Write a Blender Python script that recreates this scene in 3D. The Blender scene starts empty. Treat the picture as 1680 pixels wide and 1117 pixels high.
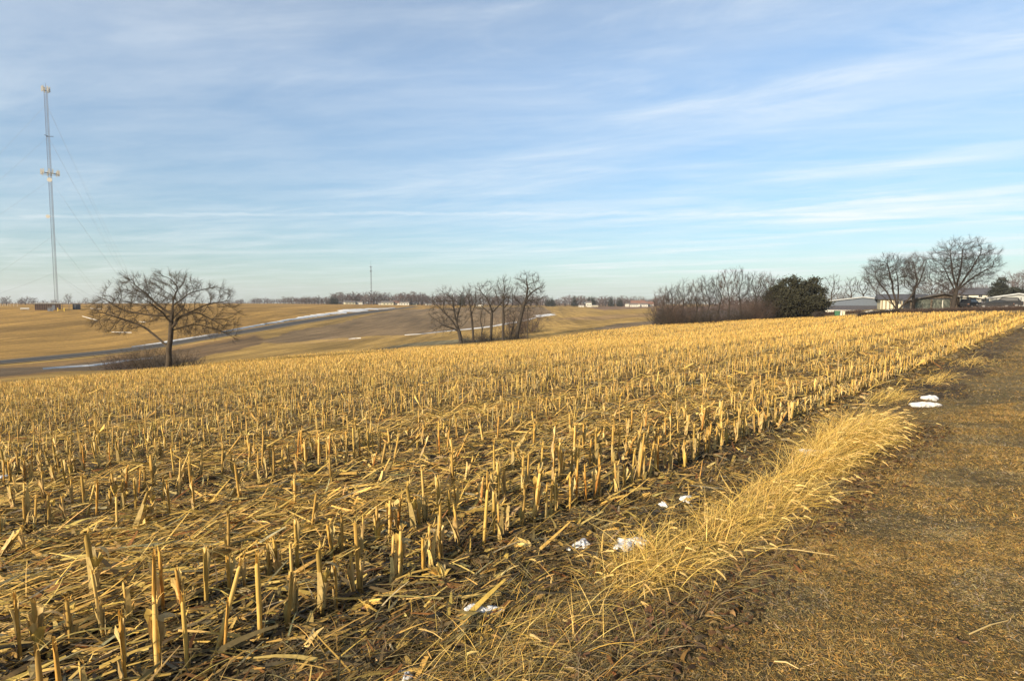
import bpy, math, random
import numpy as np
random.seed(7)
rng = np.random.default_rng(11)
PI = math.pi
R = math.radians
scene = bpy.context.scene
COL = scene.collection

# ------------------------------------------------------------------ camera model
F = 933.0                    # focal length in photo pixels (photo is 1680 wide)
HOR = 497.0                  # pixel row of the true horizon
PITCH = math.atan((558.5 - HOR) / F)
EYE = 1.6

def ray(px, py):
    a = (px - 840.0) / F
    b = (558.5 - py) / F
    return (a, math.cos(PITCH) + b * math.sin(PITCH), -math.sin(PITCH) + b * math.cos(PITCH))

def zat(px, py, Y):
    r = ray(px, py)
    return EYE + Y * r[2] / r[1]

def xat(px, py, Y):
    r = ray(px, py)
    return Y * r[0] / r[1]

# ------------------------------------------------------------------ terrain
PA, PB = 0.0625, -0.0557
PROF = {
 -700: (30, [(44,650),(60,628),(80,612),(100,600),(130,580),(170,552),(220,522),(270,504),(350,500),(600,498.5),(3000,497.5)]),
 -300: (36, [(46,640),(60,624),(80,610),(100,600),(130,580),(170,550),(220,520),(270,503),(350,500),(600,498.5),(3000,497.5)]),
 0:   (42, [(49,631),(62,617),(80,608),(95,602),(102,598),(110,592),(130,578),(170,549),(220,519),(270,502.5),(350,500),(600,498.5),(3000,497.5)]),
 150: (52, [(60,617),(72,609),(90,601),(115,590),(124,584),(134,578),(150,570),(180,551),(230,522),(280,504),(350,500),(600,498.5),(3000,497.5)]),
 270: (66, [(74,605),(88,598),(110,589),(140,576),(151,569),(162,563),(185,551),(230,525),(280,505),(350,500),(600,498.5),(3000,497.5)]),
 400: (84, [(95,590),(110,582),(140,567),(170,556),(195,547),(210,541),(250,524),(300,506),(360,500),(600,498.3),(3000,497.5)]),
 560: (90, [(110,577),(130,570),(160,561),(200,549),(250,533),(306,519),(330,514),(360,509),(420,503),(600,499),(3000,498)]),
 640: (90, [(110,573),(130,565),(160,556),(200,546),(260,533),(320,521),(400,511),(430,508.5),(462,506.5),(520,503),(650,499.7),(3000,498)]),
 760: (90, [(110,566),(118,562),(130,558),(160,551),(200,543),(260,533),(320,523),(400,513),(500,505),(650,500.5),(3000,498)]),
 870: (90, [(110,557),(120,554),(150,547),(200,537),(260,528),(340,516),(450,507),(650,501.5),(3000,498.3)]),
 1000:(75, [(100,548),(125,539),(150,533),(200,526),(260,518),(340,511),(450,506),(650,502),(3000,498.5)]),
 1080:(75, [(100,541),(125,531),(150,526),(200,519),(300,510),(450,505),(650,502),(3000,498.5)]),
 1300:(55, [(80,535),(100,527),(118,521),(150,515),(250,507),(650,501),(3000,498.5)]),
 1500:(40, [(60,526),(78,515.5),(90,511.5),(110,508),(150,504),(650,500),(3000,498.5)]),
 1680:(28, [(50,524),(70,512.5),(85,507),(95,503.5),(150,501),(650,499),(3000,498.5)]),
 2100:(24, [(50,522),(70,511),(85,506),(95,503),(150,501),(650,499),(3000,498.5)]),
 2600:(24, [(50,520),(70,510),(85,505),(95,502),(150,500),(650,499),(3000,498.5)]),
}
RG = np.concatenate([[0.0], np.geomspace(0.5, 4200, 1400)])
def pchip(x, y, xq):
    h = np.diff(x); d = np.diff(y) / h
    m = np.zeros_like(y)
    for i in range(1, len(x) - 1):
        if d[i-1] * d[i] > 0:
            w1 = 2*h[i] + h[i-1]; w2 = h[i] + 2*h[i-1]
            m[i] = (w1 + w2) / (w1/d[i-1] + w2/d[i])
    m[0] = d[0]; m[-1] = d[-1]
    k = np.clip(np.searchsorted(x, xq) - 1, 0, len(x) - 2)
    t = (xq - x[k]) / h[k]
    return ((2*t**3 - 3*t**2 + 1)*y[k] + (t**3 - 2*t**2 + t)*h[k]*m[k]
            + (-2*t**3 + 3*t**2)*y[k+1] + (t**3 - t**2)*h[k]*m[k+1])
azs, tabs = [], []
for px in sorted(PROF):
    Yp, pts = PROF[px]
    u = (px - 840) / F
    q = math.sqrt(1 + u*u)
    rs = [0.0]; zs = [0.0]
    for Y in np.linspace(0, Yp, 9)[1:]:
        rs.append(Y*q); zs.append(PA*u*Y + PB*Y)
    for Y, py in pts:
        rs.append(Y*q); zs.append(zat(px, py, Y))
    rs.append(4300*q); zs.append(zs[-1] - 3)
    azs.append(math.atan(u)); tabs.append(pchip(np.array(rs), np.array(zs), RG))
azs = np.array(azs); tabs = np.array(tabs)
AZN = 1440
AZG = np.linspace(-PI, PI, AZN + 1)
TAB = np.zeros((AZN + 1, len(RG)))
lo, hi = azs[0], azs[-1]
gap = 2*PI - (hi - lo)
# plane value used behind the camera close in
for i, a in enumerate(AZG):
    if lo <= a <= hi:
        k = min(max(np.searchsorted(azs, a) - 1, 0), len(azs) - 2)
        f = (a - azs[k]) / (azs[k+1] - azs[k]); f = f*f*(3-2*f)*0.5 + f*0.5
        TAB[i] = tabs[k]*(1-f) + tabs[k+1]*f
    else:
        d = (a - hi) if a > hi else (a + 2*PI - hi)
        f = d / gap; f = f*f*(3-2*f)
        far = tabs[-1]*(1-f) + tabs[0]*f
        plane = (PA*math.sin(a) + PB*math.cos(a)) * RG
        w = np.clip((RG - 15) / 20, 0, 1)
        TAB[i] = plane*(1-w) + far*w
ker = np.exp(-0.5*(np.arange(-12, 13)/5.0)**2); ker /= ker.sum()
T2 = np.zeros_like(TAB)
for j, kv in enumerate(ker):
    T2 += kv*np.roll(TAB[:-1], j - 12, axis=0)[np.r_[0:AZN, 0]]
TAB = T2
LR = np.log(RG[1:])
def micro(x, y):
    r = np.hypot(x, y)
    t = (y - x)/math.sqrt(2)
    n = (np.sin(x*7.1+1.3*np.sin(y*3.3))*np.sin(y*6.3+1.7*np.sin(x*2.9)) + .6*np.sin(x*15.7+y*4.2+2*np.sin(y*5))*np.sin(y*13.9-x*3.1)
         + .4*np.sin(x*2.1-y*1.3))
    a = np.where(t > 1.6, 0.013, 0.008)
    return a*n*np.clip((25 - r)/10, 0, 1)
def H(x, y):
    x = np.asarray(x, float); y = np.asarray(y, float)
    r = np.hypot(x, y); a = np.arctan2(x, y)
    fa = (a + PI)/(2*PI)*AZN; ia = np.clip(fa.astype(int), 0, AZN-1); fa = fa - ia
    lr = np.log(np.maximum(r, RG[1])); fr = (lr - LR[0])/(LR[1]-LR[0])
    ir = np.clip(fr.astype(int), 0, len(LR)-2); fr = np.clip(fr - ir, 0, 1)
    ir1 = ir + 1
    z = ((TAB[ia, ir1]*(1-fr) + TAB[ia, ir1+1]*fr)*(1-fa) + (TAB[ia+1, ir1]*(1-fr) + TAB[ia+1, ir1+1]*fr)*fa)
    z = np.where(r < RG[1], PA*x + PB*y, z)
    return z + micro(x, y)
def h1(x, y):
    return float(H(np.array([x]), np.array([y]))[0])
def gpt(px, py):
    """near-ground point under a photo pixel"""
    best = None
    r = ray(px, py)
    Ys = np.geomspace(1.2, 600, 4000)
    X = Ys*r[0]/r[1]; Z = EYE + Ys*r[2]/r[1]
    d = Z - H(X, Ys)
    k = np.argmax(d < 0)
    return float(X[k]), float(Ys[k]), float(H(X[k:k+1], Ys[k:k+1])[0])

# ------------------------------------------------------------------ object helpers
def tag(o, label=None, cat=None, group=None, kind=None):
    if label: o['label'] = label
    if cat: o['category'] = cat
    if group: o['group'] = group
    if kind: o['kind'] = kind
    return o
def empty(name, loc, rz=0, label=None, cat=None, group=None):
    o = bpy.data.objects.new(name, None); COL.objects.link(o)
    o.location = loc; o.rotation_euler = (0, 0, rz); o.empty_display_size = .2
    return tag(o, label, cat, group)
def np_mesh(name, chunks, mat, parent=None, smooth=False, loc=None):
    """chunks: list of (V (n,3), F (m,3|4), C (n,3) or None)"""
    me = bpy.data.meshes.new(name)
    nv = 0; Vs = []; Ls = []; cnt = []; Cs = []; hasC = False
    for ch in chunks:
        V, Fc = ch[0], ch[1]; C = ch[2] if len(ch) > 2 else None
        if len(V) == 0: continue
        Vs.append(V); Ls.append((Fc + nv).ravel()); cnt.append(np.full(len(Fc), Fc.shape[1]))
        if C is None: C = np.ones((len(V), 3))*.5
        else: hasC = True
        Cs.append(C); nv += len(V)
    V = np.concatenate(Vs).astype(np.float32); L = np.concatenate(Ls).astype(np.int32)
    cnt = np.concatenate(cnt).astype(np.int32)
    me.vertices.add(len(V)); me.vertices.foreach_set('co', V.ravel())
    me.loops.add(len(L)); me.loops.foreach_set('vertex_index', L)
    me.polygons.add(len(cnt))
    st = np.concatenate([[0], np.cumsum(cnt)[:-1]]).astype(np.int32)
    me.polygons.foreach_set('loop_start', st); me.polygons.foreach_set('loop_total', cnt)
    me.polygons.foreach_set('use_smooth', np.full(len(cnt), smooth))
    if hasC:
        C = np.concatenate(Cs)
        ca = me.color_attributes.new('Col', 'FLOAT_COLOR', 'POINT')
        ca.data.foreach_set('color', np.concatenate([C, np.ones((len(C), 1))], 1).astype(np.float32).ravel())
    me.update(calc_edges=True)
    me.materials.append(mat)
    o = bpy.data.objects.new(name, me); COL.objects.link(o)
    if parent is not None: o.parent = parent
    if loc is not None: o.location = loc
    return o
def copy_tree(o, parent=None):
    c = o.copy(); COL.objects.link(c)
    if parent is not None: c.parent = parent
    for ch in list(o.children): copy_tree(ch, c)
    return c

class MB:
    """collects simple solids, builds one mesh"""
    def __init__(s): s.v = []; s.f = []
    def add(s, vs, fs):
        n = len(s.v); s.v += [tuple(p) for p in vs]; s.f += [tuple(i+n for i in f) for f in fs]
    def box(s, x0, x1, y0, y1, z0, z1):
        s.add([(x0,y0,z0),(x1,y0,z0),(x1,y1,z0),(x0,y1,z0),(x0,y0,z1),(x1,y0,z1),(x1,y1,z1),(x0,y1,z1)],
              [(0,3,2,1),(4,5,6,7),(0,1,5,4),(1,2,6,5),(2,3,7,6),(3,0,4,7)])
    def cyl(s, p0, p1, r0, r1=None, k=8):
        r1 = r0 if r1 is None else r1
        a = np.array(p0, float); b = np.array(p1, float); d = b - a; d /= np.linalg.norm(d)
        t = np.array([0,0,1.]) if abs(d[2]) < .9 else np.array([1.,0,0])
        u = np.cross(d, t); u /= np.linalg.norm(u); w = np.cross(d, u)
        vs = []
        for c, r in ((a, r0), (b, r1)):
            for i in range(k):
                an = 2*PI*i/k; vs.append(c + r*(math.cos(an)*u + math.sin(an)*w))
        fs = [(i, (i+1) % k, k+(i+1) % k, k+i) for i in range(k)] + [tuple(range(k))[::-1], tuple(range(k, 2*k))]
        s.add(vs, fs)
    def prism(s, poly, x0, x1, axis='y'):
        """poly of (a,z) extruded along axis from x0 to x1"""
        n = len(poly)
        if axis == 'y': vs = [(a, x0, z) for a, z in poly] + [(a, x1, z) for a, z in poly]
        else: vs = [(x0, a, z) for a, z in poly] + [(x1, a, z) for a, z in poly]
        s.add(vs, [tuple(range(n)), tuple(range(2*n-1, n-1, -1))] + [(i, i+n, (i+1) % n + n, (i+1) % n) for i in range(n)])
    def build(s, name, mat, parent=None, bevel=0, smooth=False):
        me = bpy.data.meshes.new(name); me.from_pydata(s.v, [], s.f); me.validate()
        import bmesh
        bm = bmesh.new(); bm.from_mesh(me)
        bmesh.ops.recalc_face_normals(bm, faces=bm.faces)
        if bevel: bmesh.ops.bevel(bm, geom=list(bm.edges), offset=bevel, segments=2, affect='EDGES', clamp_overlap=True)
        bm.to_mesh(me); bm.free()
        for p in me.polygons: p.use_smooth = smooth
        me.materials.append(mat)
        o = bpy.data.objects.new(name, me); COL.objects.link(o)
        if parent is not None: o.parent = parent
        return o

# ------------------------------------------------------------------ materials
def mat_plain(name, col, rough=.8, metal=0, noise=.15, nscale=3.0, spec=.3, bump=0.0, bscale=20.0, stretch=(1,1,1), alpha=None):
    m = bpy.data.materials.new(name); m.use_nodes = True
    nt = m.node_tree; b = nt.nodes['Principled BSDF']
    b.inputs['Roughness'].default_value = rough; b.inputs['Metallic'].default_value = metal
    b.inputs['Specular IOR Level'].default_value = spec
    tc = nt.nodes.new('ShaderNodeTexCoord'); mp = nt.nodes.new('ShaderNodeMapping'); mp.inputs['Scale'].default_value = stretch
    nt.links.new(tc.outputs['Object'], mp.inputs['Vector'])
    n = nt.nodes.new('ShaderNodeTexNoise'); n.inputs['Scale'].default_value = nscale; n.inputs['Detail'].default_value = 6
    nt.links.new(mp.outputs['Vector'], n.inputs['Vector'])
    mr = nt.nodes.new('ShaderNodeMapRange'); mr.inputs['From Min'].default_value = .3; mr.inputs['From Max'].default_value = .7
    mr.inputs['To Min'].default_value = 1 - noise; mr.inputs['To Max'].default_value = 1 + noise
    nt.links.new(n.outputs['Fac'], mr.inputs['Value'])
    mx = nt.nodes.new('ShaderNodeVectorMath'); mx.operation = 'SCALE'; mx.inputs[0].default_value = col[:3]
    nt.links.new(mr.outputs['Result'], mx.inputs['Scale']); nt.links.new(mx.outputs['Vector'], b.inputs['Base Color'])
    if bump:
        n2 = nt.nodes.new('ShaderNodeTexNoise'); n2.inputs['Scale'].default_value = bscale; n2.inputs['Detail'].default_value = 5
        nt.links.new(mp.outputs['Vector'], n2.inputs['Vector'])
        bp = nt.nodes.new('ShaderNodeBump'); bp.inputs['Strength'].default_value = bump; bp.inputs['Distance'].default_value = .02
        nt.links.new(n2.outputs['Fac'], bp.inputs['Height']); nt.links.new(bp.outputs['Normal'], b.inputs['Normal'])
    return m
def mat_attr(name, rough=.7, transl=0.0, nscale=0, namp=.2, spec=.25, stretch=(1,1,1)):
    """colour carried by each blade / straw itself"""
    m = bpy.data.materials.new(name); m.use_nodes = True
    nt = m.node_tree; b = nt.nodes['Principled BSDF']
    b.inputs['Roughness'].default_value = rough; b.inputs['Specular IOR Level'].default_value = spec
    at = nt.nodes.new('ShaderNodeAttribute'); at.attribute_name = 'Col'
    c = at.outputs['Color']
    if nscale:
        tc = nt.nodes.new('ShaderNodeTexCoord'); mp = nt.nodes.new('ShaderNodeMapping'); mp.inputs['Scale'].default_value = stretch
        nt.links.new(tc.outputs['Object'], mp.inputs['Vector'])
        n = nt.nodes.new('ShaderNodeTexNoise'); n.inputs['Scale'].default_value = nscale; n.inputs['Detail'].default_value = 4
        nt.links.new(mp.outputs['Vector'], n.inputs['Vector'])
        mr = nt.nodes.new('ShaderNodeMapRange'); mr.inputs['From Min'].default_value = .3; mr.inputs['From Max'].default_value = .7
        mr.inputs['To Min'].default_value = 1-namp; mr.inputs['To Max'].default_value = 1+namp
        nt.links.new(n.outputs['Fac'], mr.inputs['Value'])
        mx = nt.nodes.new('ShaderNodeVectorMath'); mx.operation = 'SCALE'
        nt.links.new(c, mx.inputs[0]); nt.links.new(mr.outputs['Result'], mx.inputs['Scale']); c = mx.outputs['Vector']
    nt.links.new(c, b.inputs['Base Color'])
    if transl:
        tr = nt.nodes.new('ShaderNodeBsdfTranslucent'); nt.links.new(c, tr.inputs['Color'])
        ms = nt.nodes.new('ShaderNodeMixShader'); ms.inputs[0].default_value = transl
        nt.links.new(b.outputs[0], ms.inputs[1]); nt.links.new(tr.outputs[0], ms.inputs[2])
        nt.links.new(ms.outputs[0], nt.nodes['Material Output'].inputs['Surface'])
    return m

M_straw = mat_attr('dry_straw', .6, .15, 60, .22, stretch=(1,1,.25))
M_grass = mat_attr('dry_grass', .65, .2)
M_litter = mat_attr('straw_litter', .65, .12, 35, .25)
M_bark_oak = mat_plain('oak_bark', (.045,.032,.020), .9, noise=.35, nscale=4, bump=.6, bscale=12)
M_twig_oak = mat_plain('oak_twigs', (.046,.032,.019), .9, noise=.25, nscale=2)
M_bark_grey = mat_plain('grey_bark', (.032,.025,.019), .9, noise=.35, nscale=4, bump=.6, bscale=12)
M_twig_grey = mat_plain('grey_twigs', (.034,.026,.019), .9, noise=.25, nscale=2)
M_twig_red = mat_plain('reddish_twigs', (.055,.036,.028), .9, noise=.3, nscale=.6)
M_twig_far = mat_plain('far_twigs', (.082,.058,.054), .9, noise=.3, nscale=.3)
M_bark_dark = mat_plain('dark_bark', (.026,.02,.016), .9, noise=.35, nscale=4, bump=.6, bscale=12)
M_twig_dark = mat_plain('dark_twigs', (.029,.022,.018), .9, noise=.25, nscale=2)
M_ever = mat_plain('evergreen_needles', (.021,.020,.009), .85, noise=.5, nscale=.9)
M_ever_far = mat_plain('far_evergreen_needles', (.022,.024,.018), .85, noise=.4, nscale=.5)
def mat_snow():
    m = mat_plain('snow', (.55,.54,.53), .6, noise=.22, nscale=14, bump=.5, bscale=45)
    return m
M_snow = mat_snow()

# ------------------------------------------------------------------ ribbon / tube generators (numpy)
def ribbons(base, az, p0, p1, L, W, col, nseg=3, roll=None, tap=.8, fold=None, rand_az=0.0):
    N = len(base); s = np.linspace(0, 1, nseg+1)
    if roll is None: roll = np.zeros(N)
    P = p0[:, None] + (p1-p0)[:, None]*s[None]
    AZ = az[:, None] + np.zeros_like(P)
    if rand_az: AZ = AZ + np.cumsum(rng.normal(0, rand_az, P.shape), 1)
    D = np.stack([np.cos(P)*np.cos(AZ), np.cos(P)*np.sin(AZ), np.sin(P)], -1)
    mid = .5*(D[:, 1:]+D[:, :-1])*(L/nseg)[:, None, None]
    C = np.concatenate([np.zeros((N, 1, 3)), np.cumsum(mid, 1)], 1) + base[:, None]
    sd = np.stack([-np.sin(AZ), np.cos(AZ), np.zeros_like(AZ)], -1)
    nn = np.cross(D, sd)
    S = sd*np.cos(roll)[:, None, None] + nn*np.sin(roll)[:, None, None]
    w = (W[:, None]*(1 - tap*s[None]**1.6))*.5
    V = np.stack([C - S*w[..., None], C + S*w[..., None]], 2)     # N, nseg+1, 2, 3
    V = V.reshape(-1, 3)
    b = (np.arange(N)*(nseg+1)*2)[:, None] + (np.arange(nseg)*2)[None]
    Fq = np.stack([b, b+1, b+3, b+2], -1).reshape(-1, 4)
    if col.ndim == 2: cc = np.repeat(col, (nseg+1)*2, 0)
    else: cc = col
    return V, Fq, cc, C, D
def tubes(P0, P1, r0, r1, k=5, col=None):
    P0 = np.asarray(P0, float); P1 = np.asarray(P1, float); N = len(P0)
    D = P1-P0; ln = np.linalg.norm(D, axis=1, keepdims=True); D = D/np.maximum(ln, 1e-6)
    T = np.where(np.abs(D[:, 2:3]) < .9, np.array([[0, 0, 1.]]), np.array([[1., 0, 0]]))
    U = np.cross(D, T); U /= np.linalg.norm(U, axis=1, keepdims=True); W = np.cross(D, U)
    an = 2*PI*np.arange(k)/k
    ring = U[:, None]*np.cos(an)[None, :, None] + W[:, None]*np.sin(an)[None, :, None]
    V = np.stack([P0[:, None]+ring*np.asarray(r0)[:, None, None], P1[:, None]+ring*np.asarray(r1)[:, None, None]], 1).reshape(-1, 3)
    b = (np.arange(N)*2*k)[:, None]; i = np.arange(k)[None]
    Fq = np.stack([b+i, b+(i+1) % k, b+k+(i+1) % k, b+k+i], -1).reshape(-1, 4)
    C = None if col is None else np.repeat(col, 2*k, 0)
    return V, Fq, C
def pick(pal, wts, n, jit=.12):
    pal = np.array(pal); wts = np.array(wts, float); wts /= wts.sum()
    c = pal[rng.choice(len(pal), n, p=wts)]
    c = c*np.array([1.03, 1.0, .80])
    return np.clip(c*(1+rng.normal(0, jit, (n, 1)))*(1+rng.normal(0, jit*.3, (n, 3))), .004, .9)

# ------------------------------------------------------------------ ground sheet
def inpoly(px, py, poly):
    c = np.zeros(px.shape, bool); n = len(poly); j = n-1
    for i in range(n):
        xi, yi = poly[i]; xj, yj = poly[j]
        cond = ((yi > py) != (yj > py)) & (px < (xj-xi)*(py-yi)/(yj-yi+1e-12)+xi)
        c ^= cond; j = i
    return c
CR = np.array([(-900,46),(0,50),(150,61),(270,74),(400,93),(560,110),(760,110),(870,107),(1000,118),(1080,121),(1200,116),(1300,112),(1400,98),(1500,82),(1680,70),(2600,60)], float)
def crestY(x, y):
    px = 840 + F*x/np.maximum(y, .1)
    return np.interp(px, CR[:, 0], CR[:, 1])
def ground():
    az_f = np.arange(-64, 64.01, .2); az_b = np.arange(67, 294, 3.0)
    az = np.radians(np.concatenate([az_f, az_b])); na = len(az)
    rr = np.concatenate([np.geomspace(.4, 700, 640), np.geomspace(720, 4000, 40)]); nr = len(rr)
    A, Rr = np.meshgrid(az, rr, indexing='ij')
    X = Rr*np.sin(A); Y = Rr*np.cos(A); Z = H(X, Y)
    V = np.stack([X, Y, Z], -1).reshape(-1, 3)
    V = np.concatenate([V, [[0, 0, 0]]])
    i = np.arange(na)[:, None]; j = np.arange(nr-1)[None]; i2 = (i+1) % na
    Fq = np.stack([i*nr+j, i2*nr+j, i2*nr+j+1, i*nr+j+1], -1).reshape(-1, 4)
    Ft = np.stack([np.full(na, na*nr), (np.arange(na)+1) % na*nr, np.arange(na)*nr], -1)
    # land-use colours
    x, y, z = V[:, 0], V[:, 1], V[:, 2]; yy = np.maximum(y, .3)
    dep = yy*math.cos(PITCH) - (z-EYE)*math.sin(PITCH)
    px = 840 + F*x/dep; py = 558.5 - F*(yy*math.sin(PITCH)+(z-EYE)*math.cos(PITCH))/dep
    jn = np.sin(x*.31+2*np.sin(y*.17))*np.sin(y*.23)
    pxj = px + 2*jn; pyj = py + .8*jn
    soil = np.array([.038,.027,.017]); straw = np.array([.27,.18,.058]); lawn = np.array([.105,.078,.038])
    grass = np.array([.25,.16,.048]); hill = np.array([.25,.148,.040]); plough = np.array([.155,.105,.055])
    r = np.hypot(x, y); t = (y-x)/math.sqrt(2)
    k = np.clip((r-8)/45, 0, 1)[:, None]**.8
    C = soil*(1-k) + straw*k
    edge = (t < 1.55 + .18*np.sin(x*2.1)+.1*np.sin(x*5.3))
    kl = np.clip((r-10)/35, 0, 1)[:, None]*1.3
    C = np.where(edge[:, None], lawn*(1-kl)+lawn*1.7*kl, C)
    strip = (~edge) & (t < 2.7)
    C = np.where(strip[:, None], np.array([.042,.03,.019])*(1+1.2*k), C)
    beyond = (y > crestY(x, y)) & (y > 0)
    C = np.where(beyond[:, None], grass, C)
    hillm = beyond & (x < -99) | (beyond & (x < -40) & (y > 340))
    C = np.where(hillm[:, None], hill, C)
    def reg(poly, c, ymin=0, ymax=5000):
        nonlocal C
        m = beyond & inpoly(pxj, pyj, poly) & (y > ymin) & (y < ymax)
        C = np.where(m[:, None], np.array(c), C)
    # brushy ditch between field and road on the left
    reg([(-400,640),(-400,600),(0,600),(150,588),(280,570),(420,548),(440,560),(300,590),(150,604),(0,622)], (.20,.12,.045))
    reg([(-400,622),(-400,606),(0,604),(100,600),(200,588),(330,575),(330,590),(240,606),(100,608),(0,618)], (.10,.07,.042))
    reg([(280,575),(420,552),(440,560),(400,572),(300,592)], (.125,.08,.04))
    # ploughed field
    reg([(425,561),(481,543),(562,529),(613,515),(655,508.3),(760,504.5),(890,503),(906,512),(872,525),(800,537),(720,545.5),(663,549.5),(582,553),(522,558),(450,563)], plough)
    reg([(440,566),(540,558),(660,551),(730,547),(700,551),(600,557),(520,563)], (.26,.165,.06))
    # grey grassy waterway
    reg([(520,583),(600,573.5),(663,567),(770,558),(850,553),(880,550),(850,556),(760,563),(660,570),(600,577),(540,583)], (.10,.082,.045))
    reg([(630,569),(700,561),(770,555),(770,559),(700,566)], (.15,.125,.07))
    reg([(960,540),(1010,532),(1075,525),(1100,531),(1060,533),(1000,541)], (.12,.085,.05))
    reg([(905,524),(960,519),(1075,513),(1075,519),(980,525)], (.22,.14,.06))
    reg([(960,503),(1075,500),(1075,505),(990,509)], (.16,.10,.06))
    # leaf litter with the hedgerow's shadow painted into its dark tone, yards of the houses
    reg([(1070,534),(1080,505),(1350,500),(1350,519),(1200,524)], (.07,.05,.04))
    reg([(1350,519),(1350,499),(1690,494),(1900,490),(1900,512),(1690,512),(1500,514),(1400,517)], (.19,.135,.06))
    nz = .5+.5*np.sin(x*.09+3*np.sin(y*.05))*np.sin(y*.13+2*np.sin(x*.07))
    C = C*(0.88+.24*nz[:, None])
    rowm = np.clip((r-12)/10, 0, 1)*(~beyond)*(~edge)
    m = bpy.data.materials.new('ground_earth'); m.use_nodes = True
    nt = m.node_tree; b = nt.nodes['Principled BSDF']; b.inputs['Roughness'].default_value = .95
    b.inputs['Specular IOR Level'].default_value = .1
    N = nt.nodes.new; LK = nt.links.new
    at = N('ShaderNodeAttribute'); at.attribute_name = 'Col'
    tc = N('ShaderNodeTexCoord')
    def noise(sc, det, stretch=(1,1,1), rot=0):
        mp = N('ShaderNodeMapping'); mp.inputs['Scale'].default_value = stretch; mp.inputs['Rotation'].default_value = (0,0,rot)
        n = N('ShaderNodeTexNoise'); n.inputs['Scale'].default_value = sc; n.inputs['Detail'].default_value = det; n.inputs['Roughness'].default_value = .65
        LK(tc.outputs['Object'], mp.inputs['Vector']); LK(mp.outputs['Vector'], n.inputs['Vector']); return n.outputs['Fac']
    def rng_(v, a, b_, c, d):
        q = N('ShaderNodeMapRange'); q.inputs[1].default_value = a; q.inputs[2].default_value = b_; q.inputs[3].default_value = c; q.inputs[4].default_value = d
        LK(v, q.inputs[0]); return q.outputs[0]
    def mul(a, b_):
        q = N('ShaderNodeMath'); q.operation = 'MULTIPLY'; LK(a, q.inputs[0]); LK(b_, q.inputs[1]); return q.outputs[0]
    f1 = rng_(noise(14, 8), .35, .65, .62, 1.38)
    f2 = rng_(noise(1.1, 6), .35, .65, .82, 1.18)
    f3 = rng_(noise(.05, 5, (1, .35, 1), R(-20)), .35, .65, .84, 1.16)
    f4 = rng_(noise(.9, 3, (1, .03, 1), R(8)), .35, .65, .76, 1.24)
    f5 = rng_(noise(.16, 4, (1, .06, 1), R(14)), .38, .62, .76, 1.24)
    f = mul(mul(mul(f1, f2), mul(f3, f4)), f5)
    sc = N('ShaderNodeVectorMath'); sc.operation = 'SCALE'; LK(at.outputs['Color'], sc.inputs[0]); LK(f, sc.inputs['Scale'])
    LK(sc.outputs['Vector'], b.inputs['Base Color'])
    bp = N('ShaderNodeBump'); bp.inputs['Strength'].default_value = .8; bp.inputs['Distance'].default_value = .03
    LK(noise(22, 8), bp.inputs['Height']); LK(bp.outputs['Normal'], b.inputs['Normal'])
    ci = np.concatenate([np.arange(na)*nr, [na*nr]]); Fc = np.stack([np.full(na, na), (np.arange(na)+1) % na, np.arange(na)], -1)
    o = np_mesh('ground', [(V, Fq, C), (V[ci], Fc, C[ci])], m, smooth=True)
    tag(o, kind='structure', label='rolling farmland with corn stubble, lawn edge and far hillside fields')
ground()

# ------------------------------------------------------------------ road
def road_x(Y):
    return np.interp(Y, [20,60,110,150,200,250,300,350,430,480,560], [-99,-98,-96,-95.7,-95.5,-94.3,-92.3,-91.3,-92,-91,-86])
def sheet_along(Ys, off0, off1, lift, nx=5, wob=None):
    Ys = np.asarray(Ys, float); cx = road_x(Ys)
    s = np.linspace(0, 1, nx)[None]
    o0 = np.broadcast_to(np.asarray(off0, float), Ys.shape)[:, None]; o1 = np.broadcast_to(np.asarray(off1, float), Ys.shape)[:, None]
    X = cx[:, None] + o0*(1-s) + o1*s; Y = Ys[:, None] + 0*s
    Z = H(X, Y) + lift*(np.ones_like(X))
    V = np.stack([X, Y, Z], -1).reshape(-1, 3); n = len(Ys)
    i = np.arange(n-1)[:, None]; j = np.arange(nx-1)[None]
    Fq = np.stack([i*nx+j, i*nx+j+1, (i+1)*nx+j+1, (i+1)*nx+j], -1).reshape(-1, 4)
    return V, Fq, X, Y
M_asph = mat_plain('asphalt', (.040,.034,.029), .85, noise=.12, nscale=.5)
M_shoulder = mat_plain('gravel_shoulder', (.19,.145,.09), .95, noise=.2, nscale=2)
V, Fq, _, _ = sheet_along(np.arange(25, 520, 2.0), -4.2, 4.2, .10, 7)
tag(np_mesh('road_shoulder', [(V, Fq)], M_shoulder), kind='structure', label='pale gravel shoulder of the road')
V, Fq, _, _ = sheet_along(np.arange(25, 520, 2.0), -2.9, 2.9, .16, 7)
tag(np_mesh('road', [(V, Fq)], M_asph), kind='structure', label='grey asphalt road through the valley')

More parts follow.
